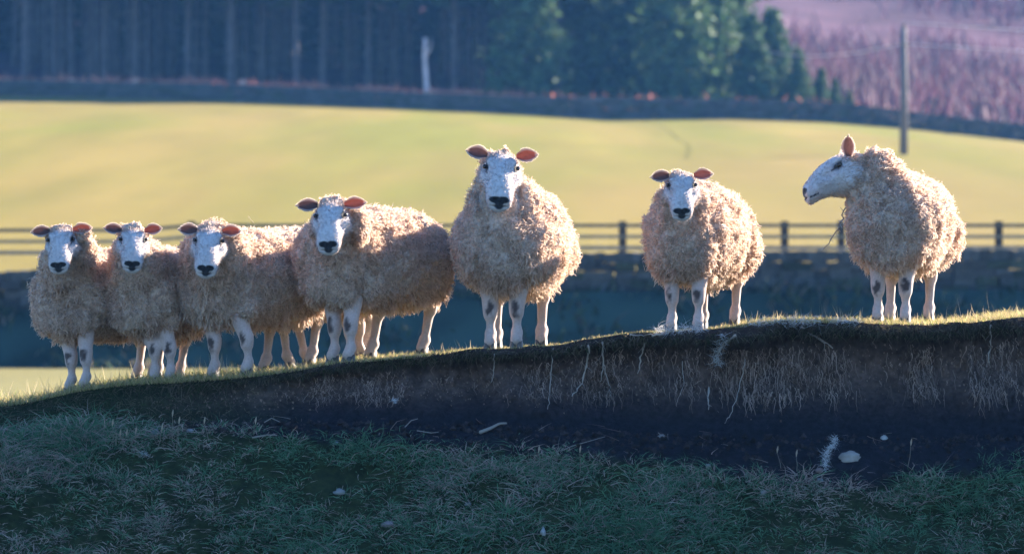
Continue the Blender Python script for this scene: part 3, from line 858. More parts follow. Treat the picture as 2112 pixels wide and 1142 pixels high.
def ear_mesh(side, d, p, rg):
    """thin cupped leaf, inner side facing head +z / forward"""
    nl, nw = 22, 13
    L = 0.101 * p.get('ear', 1.0)
    d = np.array([d[0], side * d[1], d[2]]); d = d / np.linalg.norm(d)
    face = np.array(p.get('earface', (0.85, 0.0, 0.8))); face = np.array([face[0], side * face[1], face[2]])
    if side < 0 and 'earface2' in p: face = np.array(p['earface2'])
    w = np.cross(d, face); w /= np.linalg.norm(w); nrm = np.cross(w, d)
    if nrm @ face < 0: nrm = -nrm
    s = np.linspace(0, 1, nl); t = np.linspace(-1, 1, nw)
    S, T = np.meshgrid(s, t, indexing='ij')
    half = 0.030 * np.clip(1 - np.clip((S - 0.42) / 0.585, 0, 1) ** 1.9, 0, 1) ** 0.75
    half = half * (0.42 + 0.58 * np.sin(np.clip(S / 0.52, 0, 1) * np.pi / 2))
    cup = 0.016 * (T ** 2 - 0.4) * (1 - 0.5 * S) + 0.012 * np.sin(S * np.pi)*0.3
    base = np.array([-0.016, side * 0.066, 0.043])
    P = base + d * (S * L)[..., None] + w * (T * half)[..., None] + nrm * cup[..., None] + np.array([0, 0, -0.006])[None, None] * (S ** 2)[..., None]
    front = P + nrm * 0.0015; back = P - nrm * 0.0025 * (1 - 0.7 * np.abs(T))[..., None]
    V = np.concatenate([front.reshape(-1, 3), back.reshape(-1, 3)]); n = nl * nw
    i = (np.arange(nl - 1)[:, None] * nw + np.arange(nw - 1)[None, :])
    q = np.stack([i, i + 1, i + nw + 1, i + nw], -1).reshape(-1, 4)
    F = [q, (q + n)[:, ::-1]]
    edge = list(range(nw)) + [k * nw + nw - 1 for k in range(1, nl)] + [(nl - 1) * nw + k for k in range(nw - 2, -1, -1)] + [k * nw for k in range(nl - 2, 0, -1)]
    e = np.array([(edge[k], edge[(k + 1) % len(edge)], edge[(k + 1) % len(edge)] + n, edge[k] + n) for k in range(len(edge))])
    F.append(e)
    inner = np.array(p.get('earcol', (0.43, 0.13, 0.085)) if side > 0 else (0.15, 0.09, 0.085)); rim = np.array([0.74, 0.62, 0.56])  # one ear reddened as if backlit, the other darkened as if shaded, by colour
    m = np.clip((np.maximum(np.abs(T), (S - 0.55) / 0.45) - 0.74) * 6, 0, 1)[..., None]
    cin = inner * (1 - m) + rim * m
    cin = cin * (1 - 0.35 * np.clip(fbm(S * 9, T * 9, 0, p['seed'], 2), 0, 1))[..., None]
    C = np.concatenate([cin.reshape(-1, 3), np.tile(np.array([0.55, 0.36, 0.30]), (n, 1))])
    return V, np.concatenate(F), C, P.reshape(-1, 3)[edge[nw:-4]], P.reshape(-1, 3).mean(0)

def rotz(t): c, s = math.cos(t), math.sin(t); return np.array([[c, -s, 0], [s, c, 0], [0, 0, 1.0]])
def roty(t): c, s = math.cos(t), math.sin(t); return np.array([[c, 0, s], [0, 1, 0], [-s, 0, c]])
def rotx(t): c, s = math.cos(t), math.sin(t); return np.array([[1, 0, 0], [0, c, -s], [0, s, c]])

def make_sheep(p):
    seed = p['seed']; rg = np.random.default_rng(seed)
    s = p['s']; Y0 = p['Y']; x0 = X_(p['px'], Y0); a = R(p['yaw'])
    th = math.atan2(-math.cos(a), -math.sin(a))
    zroot = float(plateau_z(x0, Y0)) if Y0 > YL else float(lip_z(x0))
    root = link("sheep", None, loc=(x0, Y0, zroot), label=p['label'], cat="sheep", group="sheep standing along the top of the bank")
    root.rotation_euler = (0, 0, th); root.scale = (s, s, s)
    Rw = rotz(th)
    def ground_local(lx, ly):
        w = Rw @ np.array([lx * s, ly * s, 0])
        return (float(plateau_z(x0 + w[0], max(Y0 + w[1], YL + 0.001))) - zroot) / s
    # feet given as photo columns (converted to places on the ground) or by default
    feet = []
    defaults = [(0.25, 0.085), (0.25, -0.085), (-0.33, 0.12), (-0.33, -0.12)]
    for i, f in enumerate(p.get('feet', [None] * 4)):
        if f is None: feet.append(np.array(defaults[i]))
        else:   # (photo column, depth offset from root)
            yy = Y0 + f[1]; w = np.array([X_(f[0], yy) - x0, f[1], 0]) / s
            l = Rw.T @ w; feet.append(l[:2])
    # head pose in local frame
    hb = R(p.get('hyaw', 0)); thh = math.atan2(-math.cos(hb), -math.sin(hb))
    Rh = rotz(thh - th) @ roty(R(p['pitch'])) @ rotx(R(p.get('roll', 0)))
    # poll position given as photo (col,row) and depth offset
    hx, hy, hd = p['poll']
    yy = Y0 + hd
    H = Rw.T @ np.array([X_(hx, yy) - x0, hd, Z_(hy, yy) - zroot]) / s
    hs = p.get('hs', 1.0)
    def hp(*q): return H + Rh @ (np.array(q) * hs)
    # ---------- body (legs, neck, torso) as one surface
    pr = []
    bellyz = p.get('belly', 0.0); bw = p.get('bw', 1.0)
    leg_info = []
    vs = 0.0112
    lo = np.array([-0.62, -0.40, -0.14]); hi = np.array([0.62, 0.40, 1.06])
    lo = np.minimum(lo, H - 0.2); hi = np.maximum(hi, H + 0.2)
    n = np.ceil((hi - lo) / vs).astype(int)
    gx, gy, gz = [lo[i] + np.arange(n[i]) * vs for i in range(3)]
    P = (gx.astype(np.float32)[:, None, None], gy.astype(np.float32)[None, :, None], gz.astype(np.float32)[None, None, :])
    D = sd_ell(P, (-0.05, 0, 0.55), (0.38, 0.17, 0.19))
    neck_a = np.array([0.22, 0.0, 0.62]); neck_b = hp(-0.035, 0, -0.085)
    D = smin(D, sd_cone(P, neck_a, neck_b, 0.13, 0.075), 0.06)
    for i, f in enumerate(feet):
        gz0 = ground_local(f[0], f[1])
        fr = i < 2; sg = 1 if f[1] >= np.mean([feet[0 if fr else 2][1], feet[1 if fr else 3][1]]) else -1
        fx, fy = float(f[0]), float(f[1])
        zf = gz0 + 0.045
        if fr:
            dx0, dy0 = defaults[i]
            top = np.array([0.22, 0.085 * sg, 0.46]); knee = np.array([fx * 0.85 + 0.15 * dx0 + 0.008, fy, gz0 + 0.195]); fet = np.array([fx - 0.002, fy, gz0 + 0.075]); toe = np.array([fx + 0.022, fy, gz0 + 0.040])
            seg = [(top, knee, 0.075, 0.034), (knee + [0, 0, .02], knee - [0, 0, .025], 0.038, 0.036), (knee, fet, 0.026, 0.0195), (fet, fet, 0.028, 0.028), (fet, toe, 0.026, 0.030)]
        else:
            top = np.array([-0.30, 0.11 * sg, 0.46]); stf = np.array([-0.24, 0.125 * sg, 0.38])
            hock = np.array([fx - 0.045, fy * 0.85 + 0.15 * 0.12 * sg, gz0 + 0.27]); fet = np.array([fx - 0.008, fy, gz0 + 0.078]); toe = np.array([fx + 0.018, fy, gz0 + 0.040])
            seg = [(top, stf, 0.11, 0.09), (stf, hock + [0.015, 0, 0.02], 0.080, 0.042), (hock, hock - [0, 0, .03], 0.039, 0.036), (hock, fet, 0.030, 0.021), (fet, fet, 0.031, 0.031), (fet, toe, 0.029, 0.030)]
        leg_info.append((fx, fy, gz0, fr, knee if fr else hock))
        Dl = None
        bl = np.min([np.minimum(q[0], q[1]) for q in seg], 0) - 0.16; bh = np.max([np.maximum(q[0], q[1]) for q in seg], 0) + 0.16
        sl = tuple(slice(max(0, int((bl[i2] - lo[i2]) / vs)), min(n[i2], int((bh[i2] - lo[i2]) / vs) + 1)) for i2 in range(3))
        Ps = (P[0][sl[0]], P[1][:, sl[1]], P[2][:, :, sl[2]])
        for (A, B, ra, rb) in seg:
            A = np.asarray(A, float); B = np.asarray(B, float)
            if np.allclose(A, B): B = B + np.array([0, 0, 0.001])
            # only evaluate near the leg
            d = sd_cone(Ps, A, B, ra, rb)
            Dl = d if Dl is None else smin(Dl, d, 0.012)
        D[sl] = smin(D[sl], Dl, 0.045)
    V, F = surface_nets(D, lo, vs)
    V = V.astype(np.float64)
    # colours: white legs, pinkish joints, dark knees
    C = np.tile(np.array([0.50, 0.36, 0.31]), (len(V), 1))
    wl = np.clip((0.16 - V[:, 2:3]) / 0.1, 0, 1); C = C * (1 - wl) + np.array([0.52, 0.37, 0.31]) * wl
    nz = fbm(V[:, 0] * 22, V[:, 1] * 22, V[:, 2] * 22, seed + 5, 3)
    for (fx, fy, gz0, fr, kn) in leg_info:
        if fr:
            dk = np.sqrt(((V[:, 0] - kn[0] - 0.03) / 0.045) ** 2 + ((V[:, 1] - kn[1]) / 0.023) ** 2 + ((V[:, 2] - kn[2]) / 0.045) ** 2)
            nk = fbm(V[:, 0] * 45, V[:, 1] * 45, V[:, 2] * 38, seed + 6, 2)
            m = np.clip((1.0 - dk + 0.9 * nk) * 2.2, 0, 1)[:, None] * p.get('knee', 0.95)
            C = C * (1 - m) + np.array([0.045, 0.027, 0.025]) * m
        dl = np.hypot(V[:, 0] - fx, V[:, 1] - fy)
        m = (np.clip((gz0 + 0.10 - V[:, 2]) / 0.08, 0, 1) * (dl < 0.1) * np.clip(0.4 + nz, 0, 1) * 0.6)[:, None]
        C = C * (1 - m) + np.array([0.34, 0.27, 0.22]) * m
    C = C * (1 + 0.14 * nz)[:, None]
    acc = Acc(); acc.add(V, F, C)
    hv = HEAD_V * np.array([p.get('hl', 0.87), 1, 1]) * hs
    wv = H + hv @ Rh.T
    hc = head_colors(HEAD_V, p)
    nh = acc.n
    acc.add(wv, HEAD_F, hc); acc.f3.append(HEAD_T + nh)
    nbody = sum(len(f) for f in acc.f4)
    side_ = float; ear_hair = []
    ef = p.get('eardir', (-0.22, 1.0, 0.06))
    e0 = sum(len(f) for f in acc.f4)
    for sd in (1, -1):
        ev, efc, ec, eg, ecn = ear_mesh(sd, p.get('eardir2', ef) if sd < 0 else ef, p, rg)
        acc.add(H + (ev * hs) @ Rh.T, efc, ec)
        ne_ = 420; k_ = rg.random(ne_) * (len(eg) - 1); i_ = k_.astype(int); f_ = (k_ - i_)[:, None]
        eb = eg[i_] * (1 - f_) + eg[i_ + 1] * f_
        ed = unit(unit(eb - ecn) + np.array([-0.2, side_(sd), 0]) * 0.6 + rg.normal(size=(ne_, 3)) * 0.3)
        ear_hair.append((eb * hs, ed))
    nears = sum(len(f) for f in acc.f4) - e0
    me = acc.mesh("body")
    me.materials.append(M_SKIN); me.materials.append(M_EAR)
    mi = np.zeros(len(me.polygons), dtype=np.int32); mi[-nears:] = 1
    me.polygons.foreach_set("material_index", mi)
    link("body", me, None, root)
    # short hair on the face, longer and woolly towards the cheeks and poll
    qa = HEAD_F; ca = hv[qa].mean(1); ar = np.linalg.norm(np.cross(hv[qa[:, 2]] - hv[qa[:, 0]], hv[qa[:, 3]] - hv[qa[:, 1]]), axis=1)
    hn = vert_normals(hv, qa)
    if ((hv - hv.mean(0)) * hn).sum() < 0: hn = -hn
    nh_ = 4200
    fi = rg.choice(len(qa), nh_, p=ar / ar.sum())
    w4 = rg.dirichlet((1, 1, 1, 1), nh_)
    bp = (hv[qa[fi]] * w4[..., None]).sum(1); bn = unit((hn[qa[fi]] * w4[..., None]).sum(1)); bcol = (hc[qa[fi]] * w4[..., None]).sum(1)
    ux = bp[:, 0] / hs; uy = np.abs(bp[:, 1]) / hs; uz = bp[:, 2] / hs
    dark_ = bcol.mean(1) < 0.12
    woolly = np.clip((0.035 - ux) / 0.05, 0, 1) * 0.8 + np.clip((-0.035 - uz) / 0.05, 0, 1) * np.clip((0.13 - ux) / 0.08, 0, 1)
    Lh = (0.007 + 0.003 * rg.random(nh_) + 0.016 * np.clip(woolly, 0, 1)) * np.where(dark_, 0.35, 1)
    dh = unit(bn * 0.55 + np.array([-0.8, 0, -0.15]) + rg.normal(size=(nh_, 3)) * 0.25)
    tc_ = np.clip(woolly, 0, 1)[:, None]
    hcol = (bcol * (1 - 0.6 * tc_) + np.array([0.66, 0.50, 0.40]) * 0.6 * tc_) * (0.80 + 0.35 * rg.random((nh_, 1)))
    tt = np.linspace(0, 1, 3)
    hp_ = bp[:, None, :] + dh[:, None, :] * Lh[:, None, None] * tt[None, :, None] + bn[:, None, :] * (0.15 * Lh)[:, None, None] * np.sin(tt * math.pi)[None, :, None]
    hw = np.outer(0.0010 + 0.0010 * rg.random(nh_), [1, .8, .15])
    Vh, Fh, Ch = ribbons(hp_, hw, unit(np.cross(dh, rg.normal(size=(nh_, 3)))), np.clip(hcol, 0.005, 0.85))
    ah = Acc(); ah.add(H + Vh @ Rh.T, Fh, Ch)
    for eb, ed in ear_hair:
        Le = 0.005 + 0.006 * rg.random(len(eb))
        pe = eb[:, None, :] + ed[:, None, :] * Le[:, None, None] * tt[None, :, None]
        Ve, Fe, Ce = ribbons(pe, np.outer(np.full(len(eb), 0.0008), [1, .8, .2]), unit(np.cross(ed, rg.normal(size=ed.shape))), np.tile(np.array([0.72, 0.60, 0.52]), (len(eb), 1)))
        ah.add(H + Ve @ Rh.T, Fe, Ce)
    link("face_hair", ah.mesh("face_hair"), M_WOOL, root, kind="stuff")
    # eyes
    for sd in (1, -1):
        c = hp(EYE[0] * p.get('hl', 0.87), sd * (EYE[1] - 0.0050), EYE[2])
        bv, bf, bc = blob((0, 0, 0), (0.0135 * hs, 0.0090 * hs, 0.0095 * hs), 1, 0.0, (0.035, 0.018, 0.010), 16, 12)
        bv = bv @ Rh.T
        a_ = Acc(); a_.add(bv, bf, bc)
        link("eye", a_.mesh("eye"), M_EYE, root, loc=tuple(c))
    # hooves: two toes each
    for (fx, fy, gz0, fr, kn) in leg_info:
        a_ = Acc()
        for t in (-1, 1):
            v = []
            for (z, k, off) in ((0.0, 1.0, 0.012), (0.006, 1.02, 0.011), (0.045, 0.78, 0.0)):
                for q in range(10):
                    an = q / 10 * 2 * math.pi
                    v.append((off + 0.034 * k * math.cos(an) * (1.15 if math.cos(an) > 0 else 0.8), t * 0.0165 + 0.0155 * k * math.sin(an), z))
            v = np.array(v); f = []
            for r_ in range(2):
                for q in range(10): f.append((r_ * 10 + q, r_ * 10 + (q + 1) % 10, (r_ + 1) * 10 + (q + 1) % 10, (r_ + 1) * 10 + q))
            n_ = a_.n
            a_.add(v, np.array(f), (0.13, 0.105, 0.09))
            a_.f3.append(np.array([(n_ + 20, n_ + 20 + q, n_ + 20 + q + 1) for q in range(1, 9)] + [(n_, n_ + q + 1, n_ + q) for q in range(1, 9)]))
        link("hoof", a_.mesh("hoof"), M_HOOF, root, loc=(fx + 0.006, fy, gz0 - 0.004))
    # ---------- fleece
    vs = 0.0148
    lo = np.array([-0.66, -0.44, 0.10]); hi = np.array([0.66, 0.44, 1.0])
    lo = np.minimum(lo, H - 0.24); hi = np.maximum(hi, H + 0.24)
    n = np.ceil((hi - lo) / vs).astype(int)
    gx, gy, gz = [lo[i] + np.arange(n[i]) * vs for i in range(3)]
    P = (gx.astype(np.float32)[:, None, None], gy.astype(np.float32)[None, :, None], gz.astype(np.float32)[None, None, :])
    k = 0.07
    D = sd_ell(P, (-0.06, 0, 0.53 - bellyz * 0.5), (0.47, 0.285 * bw, 0.262 + bellyz * 0.5))
    D = smin(D, sd_ell(P, (0.23, 0, 0.525), (0.215, 0.240 * bw, 0.245)), k)
    D = smin(D, sd_ell(P, (-0.31, 0, 0.52), (0.215, 0.26 * bw, 0.25)), k)
    D = smin(D, sd_ell(P, (0.31, 0, 0.485), (0.145, 0.17 * bw, 0.175)), k)
    nr = p.get('nr', 0.95)
    mid = (neck_a + neck_b) / 2 + np.array(p.get('neckmid', (0.02, 0, -0.01)))
    D = smin(D, sd_cone(P, neck_a - [0.02, 0, 0.05], mid, 0.195 * nr, 0.145 * nr), k)
    D = smin(D, sd_cone(P, mid, neck_b, 0.155 * nr, 0.100 * nr), 0.04)
    cp = p.get('cap', 0.0)
    D = smin(D, sd_ell(rot_coords(P, Rh), hp(-0.046 - cp * 0.6, 0, -0.012) @ Rh, ((0.046 + cp * 0.4) * hs, 0.078 * hs, 0.060 * hs)), 0.02)
    for (rc, rr) in p.get('ruff', []):
        D = smin(D, sd_ell(rot_coords(P, Rh), hp(*rc) @ Rh, np.array(rr) * hs), 0.02)
    for (fx, fy, gz0, fr, kn) in leg_info:
        if fr:
            c = np.array([0.22, fy * 0.8, 0.40]); D = smin(D, sd_cone(P, c, kn + [0, 0, 0.18], 0.080, 0.045), 0.03)
        else:
            sg = 1 if fy > 0 else -1
            D = smin(D, sd_cone(P, (-0.31, 0.13 * sg, 0.46), (fx - 0.035, fy * 0.9, gz0 + 0.40), 0.15, 0.085), 0.05)
            D = smin(D, sd_cone(P, (-0.40, 0.10 * sg, 0.44), (fx - 0.07, fy * 0.9, gz0 + 0.34), 0.08, 0.05), 0.05)
    # keep the face clear of wool
    Hr = H @ Rh
    clear = sd_ell(rot_coords(P, Rh), (Hr[0] + 0.165 * hs, Hr[1], Hr[2] - 0.00 * hs), (0.152 * hs, 0.100 * hs, 0.150 * hs))
    D = np.maximum(D, -clear)
    near = np.abs(D) < 0.06
    ni = np.argwhere(near)
    dn = np.zeros(D.shape, np.float32); pn = lo + ni * vs
    wr = fbm(pn[:, 0] * 16, pn[:, 1] * 16, pn[:, 2] * 10, seed + 3, 2)
    wr2 = 1 - np.abs(fbm(pn[:, 0] * 13 + 5, pn[:, 1] * 13, pn[:, 2] * 22, seed + 9, 2)) * 2.2
    dn[near] = 0.019 * fbm(pn[:, 0] * 5, pn[:, 1] * 5, pn[:, 2] * 4, seed + 1, 2) - 0.020 * np.clip(1 - 4.5 * np.abs(fbm(pn[:, 0] * 4.5 + pn[:, 2] * 3, pn[:, 1] * 6, pn[:, 2] * 5.5, seed + 14, 2)), 0, 1) + 0.012 * wr + 0.012 * wr2
    fold = 1 - np.abs(fbm(pn[:, 0] * 14, pn[:, 1] * 17, pn[:, 2] * 4.5, seed + 17, 2)) * 3.5
    dn[near] += 0.016 * np.clip(fold, -0.6, 1) * np.clip((pn[:, 0] - 0.08) / 0.12, 0, 1)
    D = D - dn
    V, F = surface_nets(D, lo, vs); V = V.astype(np.float64)
    N = vert_normals(V, F)
    # outward check
    if ((V - V.mean(0)) * N).sum() < 0: F = F[:, ::-1]; N = -N
    def wool_col(V, N, amt=1.0):
        nn = fbm(V[:, 0] * 7, V[:, 1] * 7, V[:, 2] * 7, seed + 21, 3)[:, None]
        base = np.array(p.get('wool', (0.80, 0.555, 0.42))); dirt = np.array([0.42, 0.25, 0.175])
        m = np.clip(0.12 + 0.8 * nn + 0.5 * np.clip(0.42 - V[:, 2:3], 0, 1) * 2.0, 0, 1)
        return base * (1 - 0.6 * m) + dirt * 0.6 * m
    bc = wool_col(V, N) * 0.62
    fl = link("fleece", make_mesh("fleece", V, F, bc), M_FLEECE, root)
    # ---------- locks
    A, B, Cc = V[F[:, 0]], V[F[:, 1]], V[F[:, 2]]; Dd = V[F[:, 3]]
    area = np.linalg.norm(np.cross(Cc - A, Dd - B), axis=1) / 2
    nl = p.get('locks', 5500)
    camf = Rw.T @ np.array([0, -1.0, 0.15]); fnm = unit(np.cross(Cc - A, Dd - B)); wt = area * np.clip(0.75 + 1.2 * (fnm @ camf), 0.25, 1)
    fi = rg.choice(len(F), nl, p=wt / wt.sum())
    uu, vv = rg.random((nl, 1)), rg.random((nl, 1))
    pos = (A[fi] * (1 - uu) + B[fi] * uu) * (1 - vv) + (Dd[fi] * (1 - uu) + Cc[fi] * uu) * vv
    nor = unit(N[F[fi]].mean(1))
    down = np.array([0, 0, -1.0])
    cn = np.stack([fbm(pos[:, 0] * 12, pos[:, 1] * 12, pos[:, 2] * 12, seed + 40 + i, 2) for i in range(3)], -1)
    qh = (pos - H) @ Rh / hs
    facedist = np.sqrt((((qh - np.array([0.12, 0, -0.02])) / np.array([0.19, 0.13, 0.17])) ** 2).sum(-1))
    short = np.clip((facedist - 0.85) * 2.2, 0.28, 1)
    under = np.clip(-nor[:, 2] - 0.15, 0, 1)
    back = np.clip((-pos[:, 0] - 0.35) * 4, 0, 1) * np.clip((0.5 - pos[:, 2]) * 5, 0, 1)
    L = (0.011 + 0.008 * rg.random(nl) + 0.036 * under * rg.random(nl) + 0.035 * back * rg.random(nl)) * short
    L = L * np.clip(0.95 + 1.1 * fbm(pos[:, 0] * 9, pos[:, 1] * 9, pos[:, 2] * 7, seed + 60, 2), 0.6, 1.4)
    dirv = unit(nor * 0.75 + down * (0.30 + 0.5 * under[:, None]) + cn * 0.95 + rg.normal(size=(nl, 3)) * 0.18)
    away = qh - np.array([0.12, 0, -0.02]); away = unit(away @ Rh.T)
    wgt = np.clip(1.35 - facedist, 0, 0.6)[:, None] * 2.0
    dirv = unit(dirv + away * wgt)
    m = 5
    tip = pos + dirv * L[:, None]
    posr = np.repeat(pos, m, 0) + rg.normal(size=(nl * m, 3)) * 0.012 * np.repeat(short, m)[:, None]
    posr -= np.repeat(nor, m, 0) * 0.006
    tipr = np.repeat(tip, m, 0) + rg.normal(size=(nl * m, 3)) * 0.0075 * np.repeat(short, m)[:, None]
    K = 4; t = np.linspace(0, 1, K)
    pts = posr[:, None, :] * (1 - t)[None, :, None] + tipr[:, None, :] * t[None, :, None]
    bulge = np.repeat(nor, m, 0)[:, None, :] * (np.sin(t * math.pi) * 0.22)[None, :, None] * np.repeat(L, m)[:, None, None]
    ph = rg.random(nl * m) * 6.28
    sidev = unit(np.cross(np.repeat(dirv, m, 0), rg.normal(size=(nl * m, 3))))
    wav = sidev[:, None, :] * (0.0048 * np.sin(t[None, :] * 9 + ph[:, None]) * (t > 0))[:, :, None]
    pts = pts + bulge + wav
    W = np.outer(0.0015 + 0.0019 * rg.random(nl * m), np.array([1.0, 1.0, 0.7, 0.12]))
    side2 = unit(np.cross(np.repeat(dirv, m, 0), rg.normal(size=(nl * m, 3))))
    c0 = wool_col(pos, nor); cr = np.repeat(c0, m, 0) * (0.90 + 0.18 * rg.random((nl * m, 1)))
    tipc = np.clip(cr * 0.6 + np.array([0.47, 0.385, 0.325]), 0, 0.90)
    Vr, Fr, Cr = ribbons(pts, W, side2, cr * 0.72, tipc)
    a_ = Acc(); a_.add(Vr, Fr, Cr)
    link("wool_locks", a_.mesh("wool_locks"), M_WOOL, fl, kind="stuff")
    return root

SHEEP = [
    dict(roll=3, hyaw=4, hl=0.86, seed=101, px=205, Y=30.32, yaw=38, s=0.93, ruff=[((-0.05, 0.125, -0.10), (0.06, 0.045, 0.13))], pitch=32, poll=(128, 492, -0.52), hs=1.02, feet=[(178, -0.30), (148, -0.22), (318, 0.30), (285, 0.36)],
         label="leftmost sheep, lit wool collar beside its face, standing lowest on the bank"),
    dict(roll=-2, hyaw=-3, hl=0.84, seed=102, px=330, Y=30.28, yaw=20, s=0.90, cap=0.015, pitch=31, poll=(274, 492, -0.50), hs=1.04, feet=[(352, -0.27), (320, -0.24), (372, 0.30), (326, 0.28)],
         label="second sheep from the left, smallest looking, body half covered by the third"),
    dict(roll=-3, hyaw=3, hl=0.89, seed=103, px=505, Y=30.28, yaw=38, s=0.98, cap=0.055, ruff=[((-0.06, 0.125, -0.10), (0.06, 0.050, 0.13))], pitch=31, poll=(432, 494, -0.56), hs=1.04, feet=[(512, -0.30), (443, -0.24), (643, 0.30), (548, 0.28)],
         label="third sheep from the left, face low with a pale wool ruff arched above it"),
    dict(seed=104, locks=2200, px=652, Y=30.85, yaw=-128, s=0.93, pitch=75, hyaw=-130, poll=(760, 640, 0.35), hs=1.0, feet=[(742, 0.22), (722, 0.25), (594, -0.18), (630, -0.1)],
         label="headless looking, half hidden sheep behind and between the third and fourth from the left"),
    dict(roll=2, hyaw=5, hl=0.86, seed=105, px=762, Y=30.26, yaw=38, s=1.02, cap=0.03, ruff=[((-0.05, 0.12, -0.10), (0.05, 0.035, 0.11))], pitch=32, poll=(684, 442, -0.56), hs=1.06, feet=[(723, -0.34), (690, -0.25), (874, 0.28), (768, 0.30)], spots=[(0.068, 0.0, 0.055, 0.006)],
         label="fourth sheep from the left with its face showing, long woolly flank turned to the light"),
    dict(roll=-4, hyaw=2, hl=0.90, seed=106, px=1053, Y=30.22, yaw=7, s=1.10, pitch=32, poll=(1034, 343, -0.42), bw=0.97, hs=1.08, feet=[(1066, -0.28), (1012, -0.26), (1117, 0.30), (1024, 0.32)], nr=0.93,
         label="tallest sheep in the middle, facing straight ahead with head held high"),
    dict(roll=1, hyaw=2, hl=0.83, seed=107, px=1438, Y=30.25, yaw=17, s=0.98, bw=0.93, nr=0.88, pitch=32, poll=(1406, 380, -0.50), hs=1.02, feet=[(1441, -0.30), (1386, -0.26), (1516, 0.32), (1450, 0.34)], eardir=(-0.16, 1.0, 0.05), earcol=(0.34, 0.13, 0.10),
         label="second sheep from the right, standing alone at the brink with shaded curly chest"),
    dict(seed=108, px=1858, Y=30.22, yaw=13, s=1.0, pitch=20, hyaw=82, hl=0.88, poll=(1745, 344, -0.26), hs=1.17, feet=[(1868, -0.28), (1811, -0.26), (1916, 0.28), (1836, 0.32)], bw=0.95, nr=1.0,
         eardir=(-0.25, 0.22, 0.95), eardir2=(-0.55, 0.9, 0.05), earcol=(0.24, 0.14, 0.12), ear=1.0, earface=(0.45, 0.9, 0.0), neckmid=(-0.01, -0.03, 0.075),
         label="rightmost sheep, head turned in profile to the left with one ear upright"),
]
for p in SHEEP:
    if p['seed'] not in (104, 108):
        q = random.Random(p['seed']).uniform; p.setdefault('eardir', (-0.26 + q(-.14, .10), 1.0, 0.06 + q(-.1, .1)))
        p.setdefault('eardir2', (0.02 + q(-.2, .2), 1.0, 0.08 + q(-.1, .1))); p.setdefault('earface2', (0.8, 0.30 + q(-.1, .1), 0.75)); p.setdefault('ear', q(.92, 1.06))
    make_sheep(p)

# ------------------------------------------------------------------ grass on top of the bank
def top_grass():
    rg = np.random.default_rng(201); acc = Acc()
    n = 42000
    x = rg.uniform(-3.4, 3.4, n); y = YL - 0.03 + 1.5 * rg.random(n) ** 1.5
    z = plateau_z(x, np.maximum(y, YL))
    px = x * FPX / y + 1056
    dens = np.interp(px, [0, 600, 1000, 1300, 1450, 1600, 2112], [1, 1, 0.5, 0.3, 0.35, 1, 1])
    keep = rg.random(n) < dens * (0.75 + 0.6 * fbm(x * 5, y * 5, 0, 81))
    x, y, z, px = x[keep], y[keep], z[keep], px[keep]; n = len(x)
    cl = fbm(x * 7, y * 7, 0, 83, 2)
    L = (0.018 + 0.032 * rg.random(n) + 0.022 * np.clip(cl, 0, 1)) * np.interp(px, [0, 450, 600, 1100, 1450, 1600, 2112], [1.1, 1.1, 0.7, 0.35, 0.35, 0.55, 0.75])
    base = np.stack([x, y, z - 0.004], -1)
    up = unit(np.stack([rg.normal(size=n) * 0.45, rg.normal(size=n) * 0.45 - 0.15, np.ones(n)], -1))
    pal = np.array([[0.46, 0.36, 0.15], [0.22, 0.24, 0.07], [0.56, 0.41, 0.22], [0.26, 0.19, 0.10]])
    c = pal[rg.choice(4, n, p=[.35, .25, .25, .15])] * (0.7 + 0.5 * rg.random((n, 1)))
    V, F, C = blades(base, up, L, 0.0025 + 0.002 * rg.random(n), c, c * 1.2, K=4, bend=0.7, seed=202)
    acc.add(V, F, C)
    link("bank_grass", acc.mesh("bank_grass"), M_GRASS, label="short sunlit grass along the top of the bank under the hooves", cat="grass", kind="stuff")
top_grass()

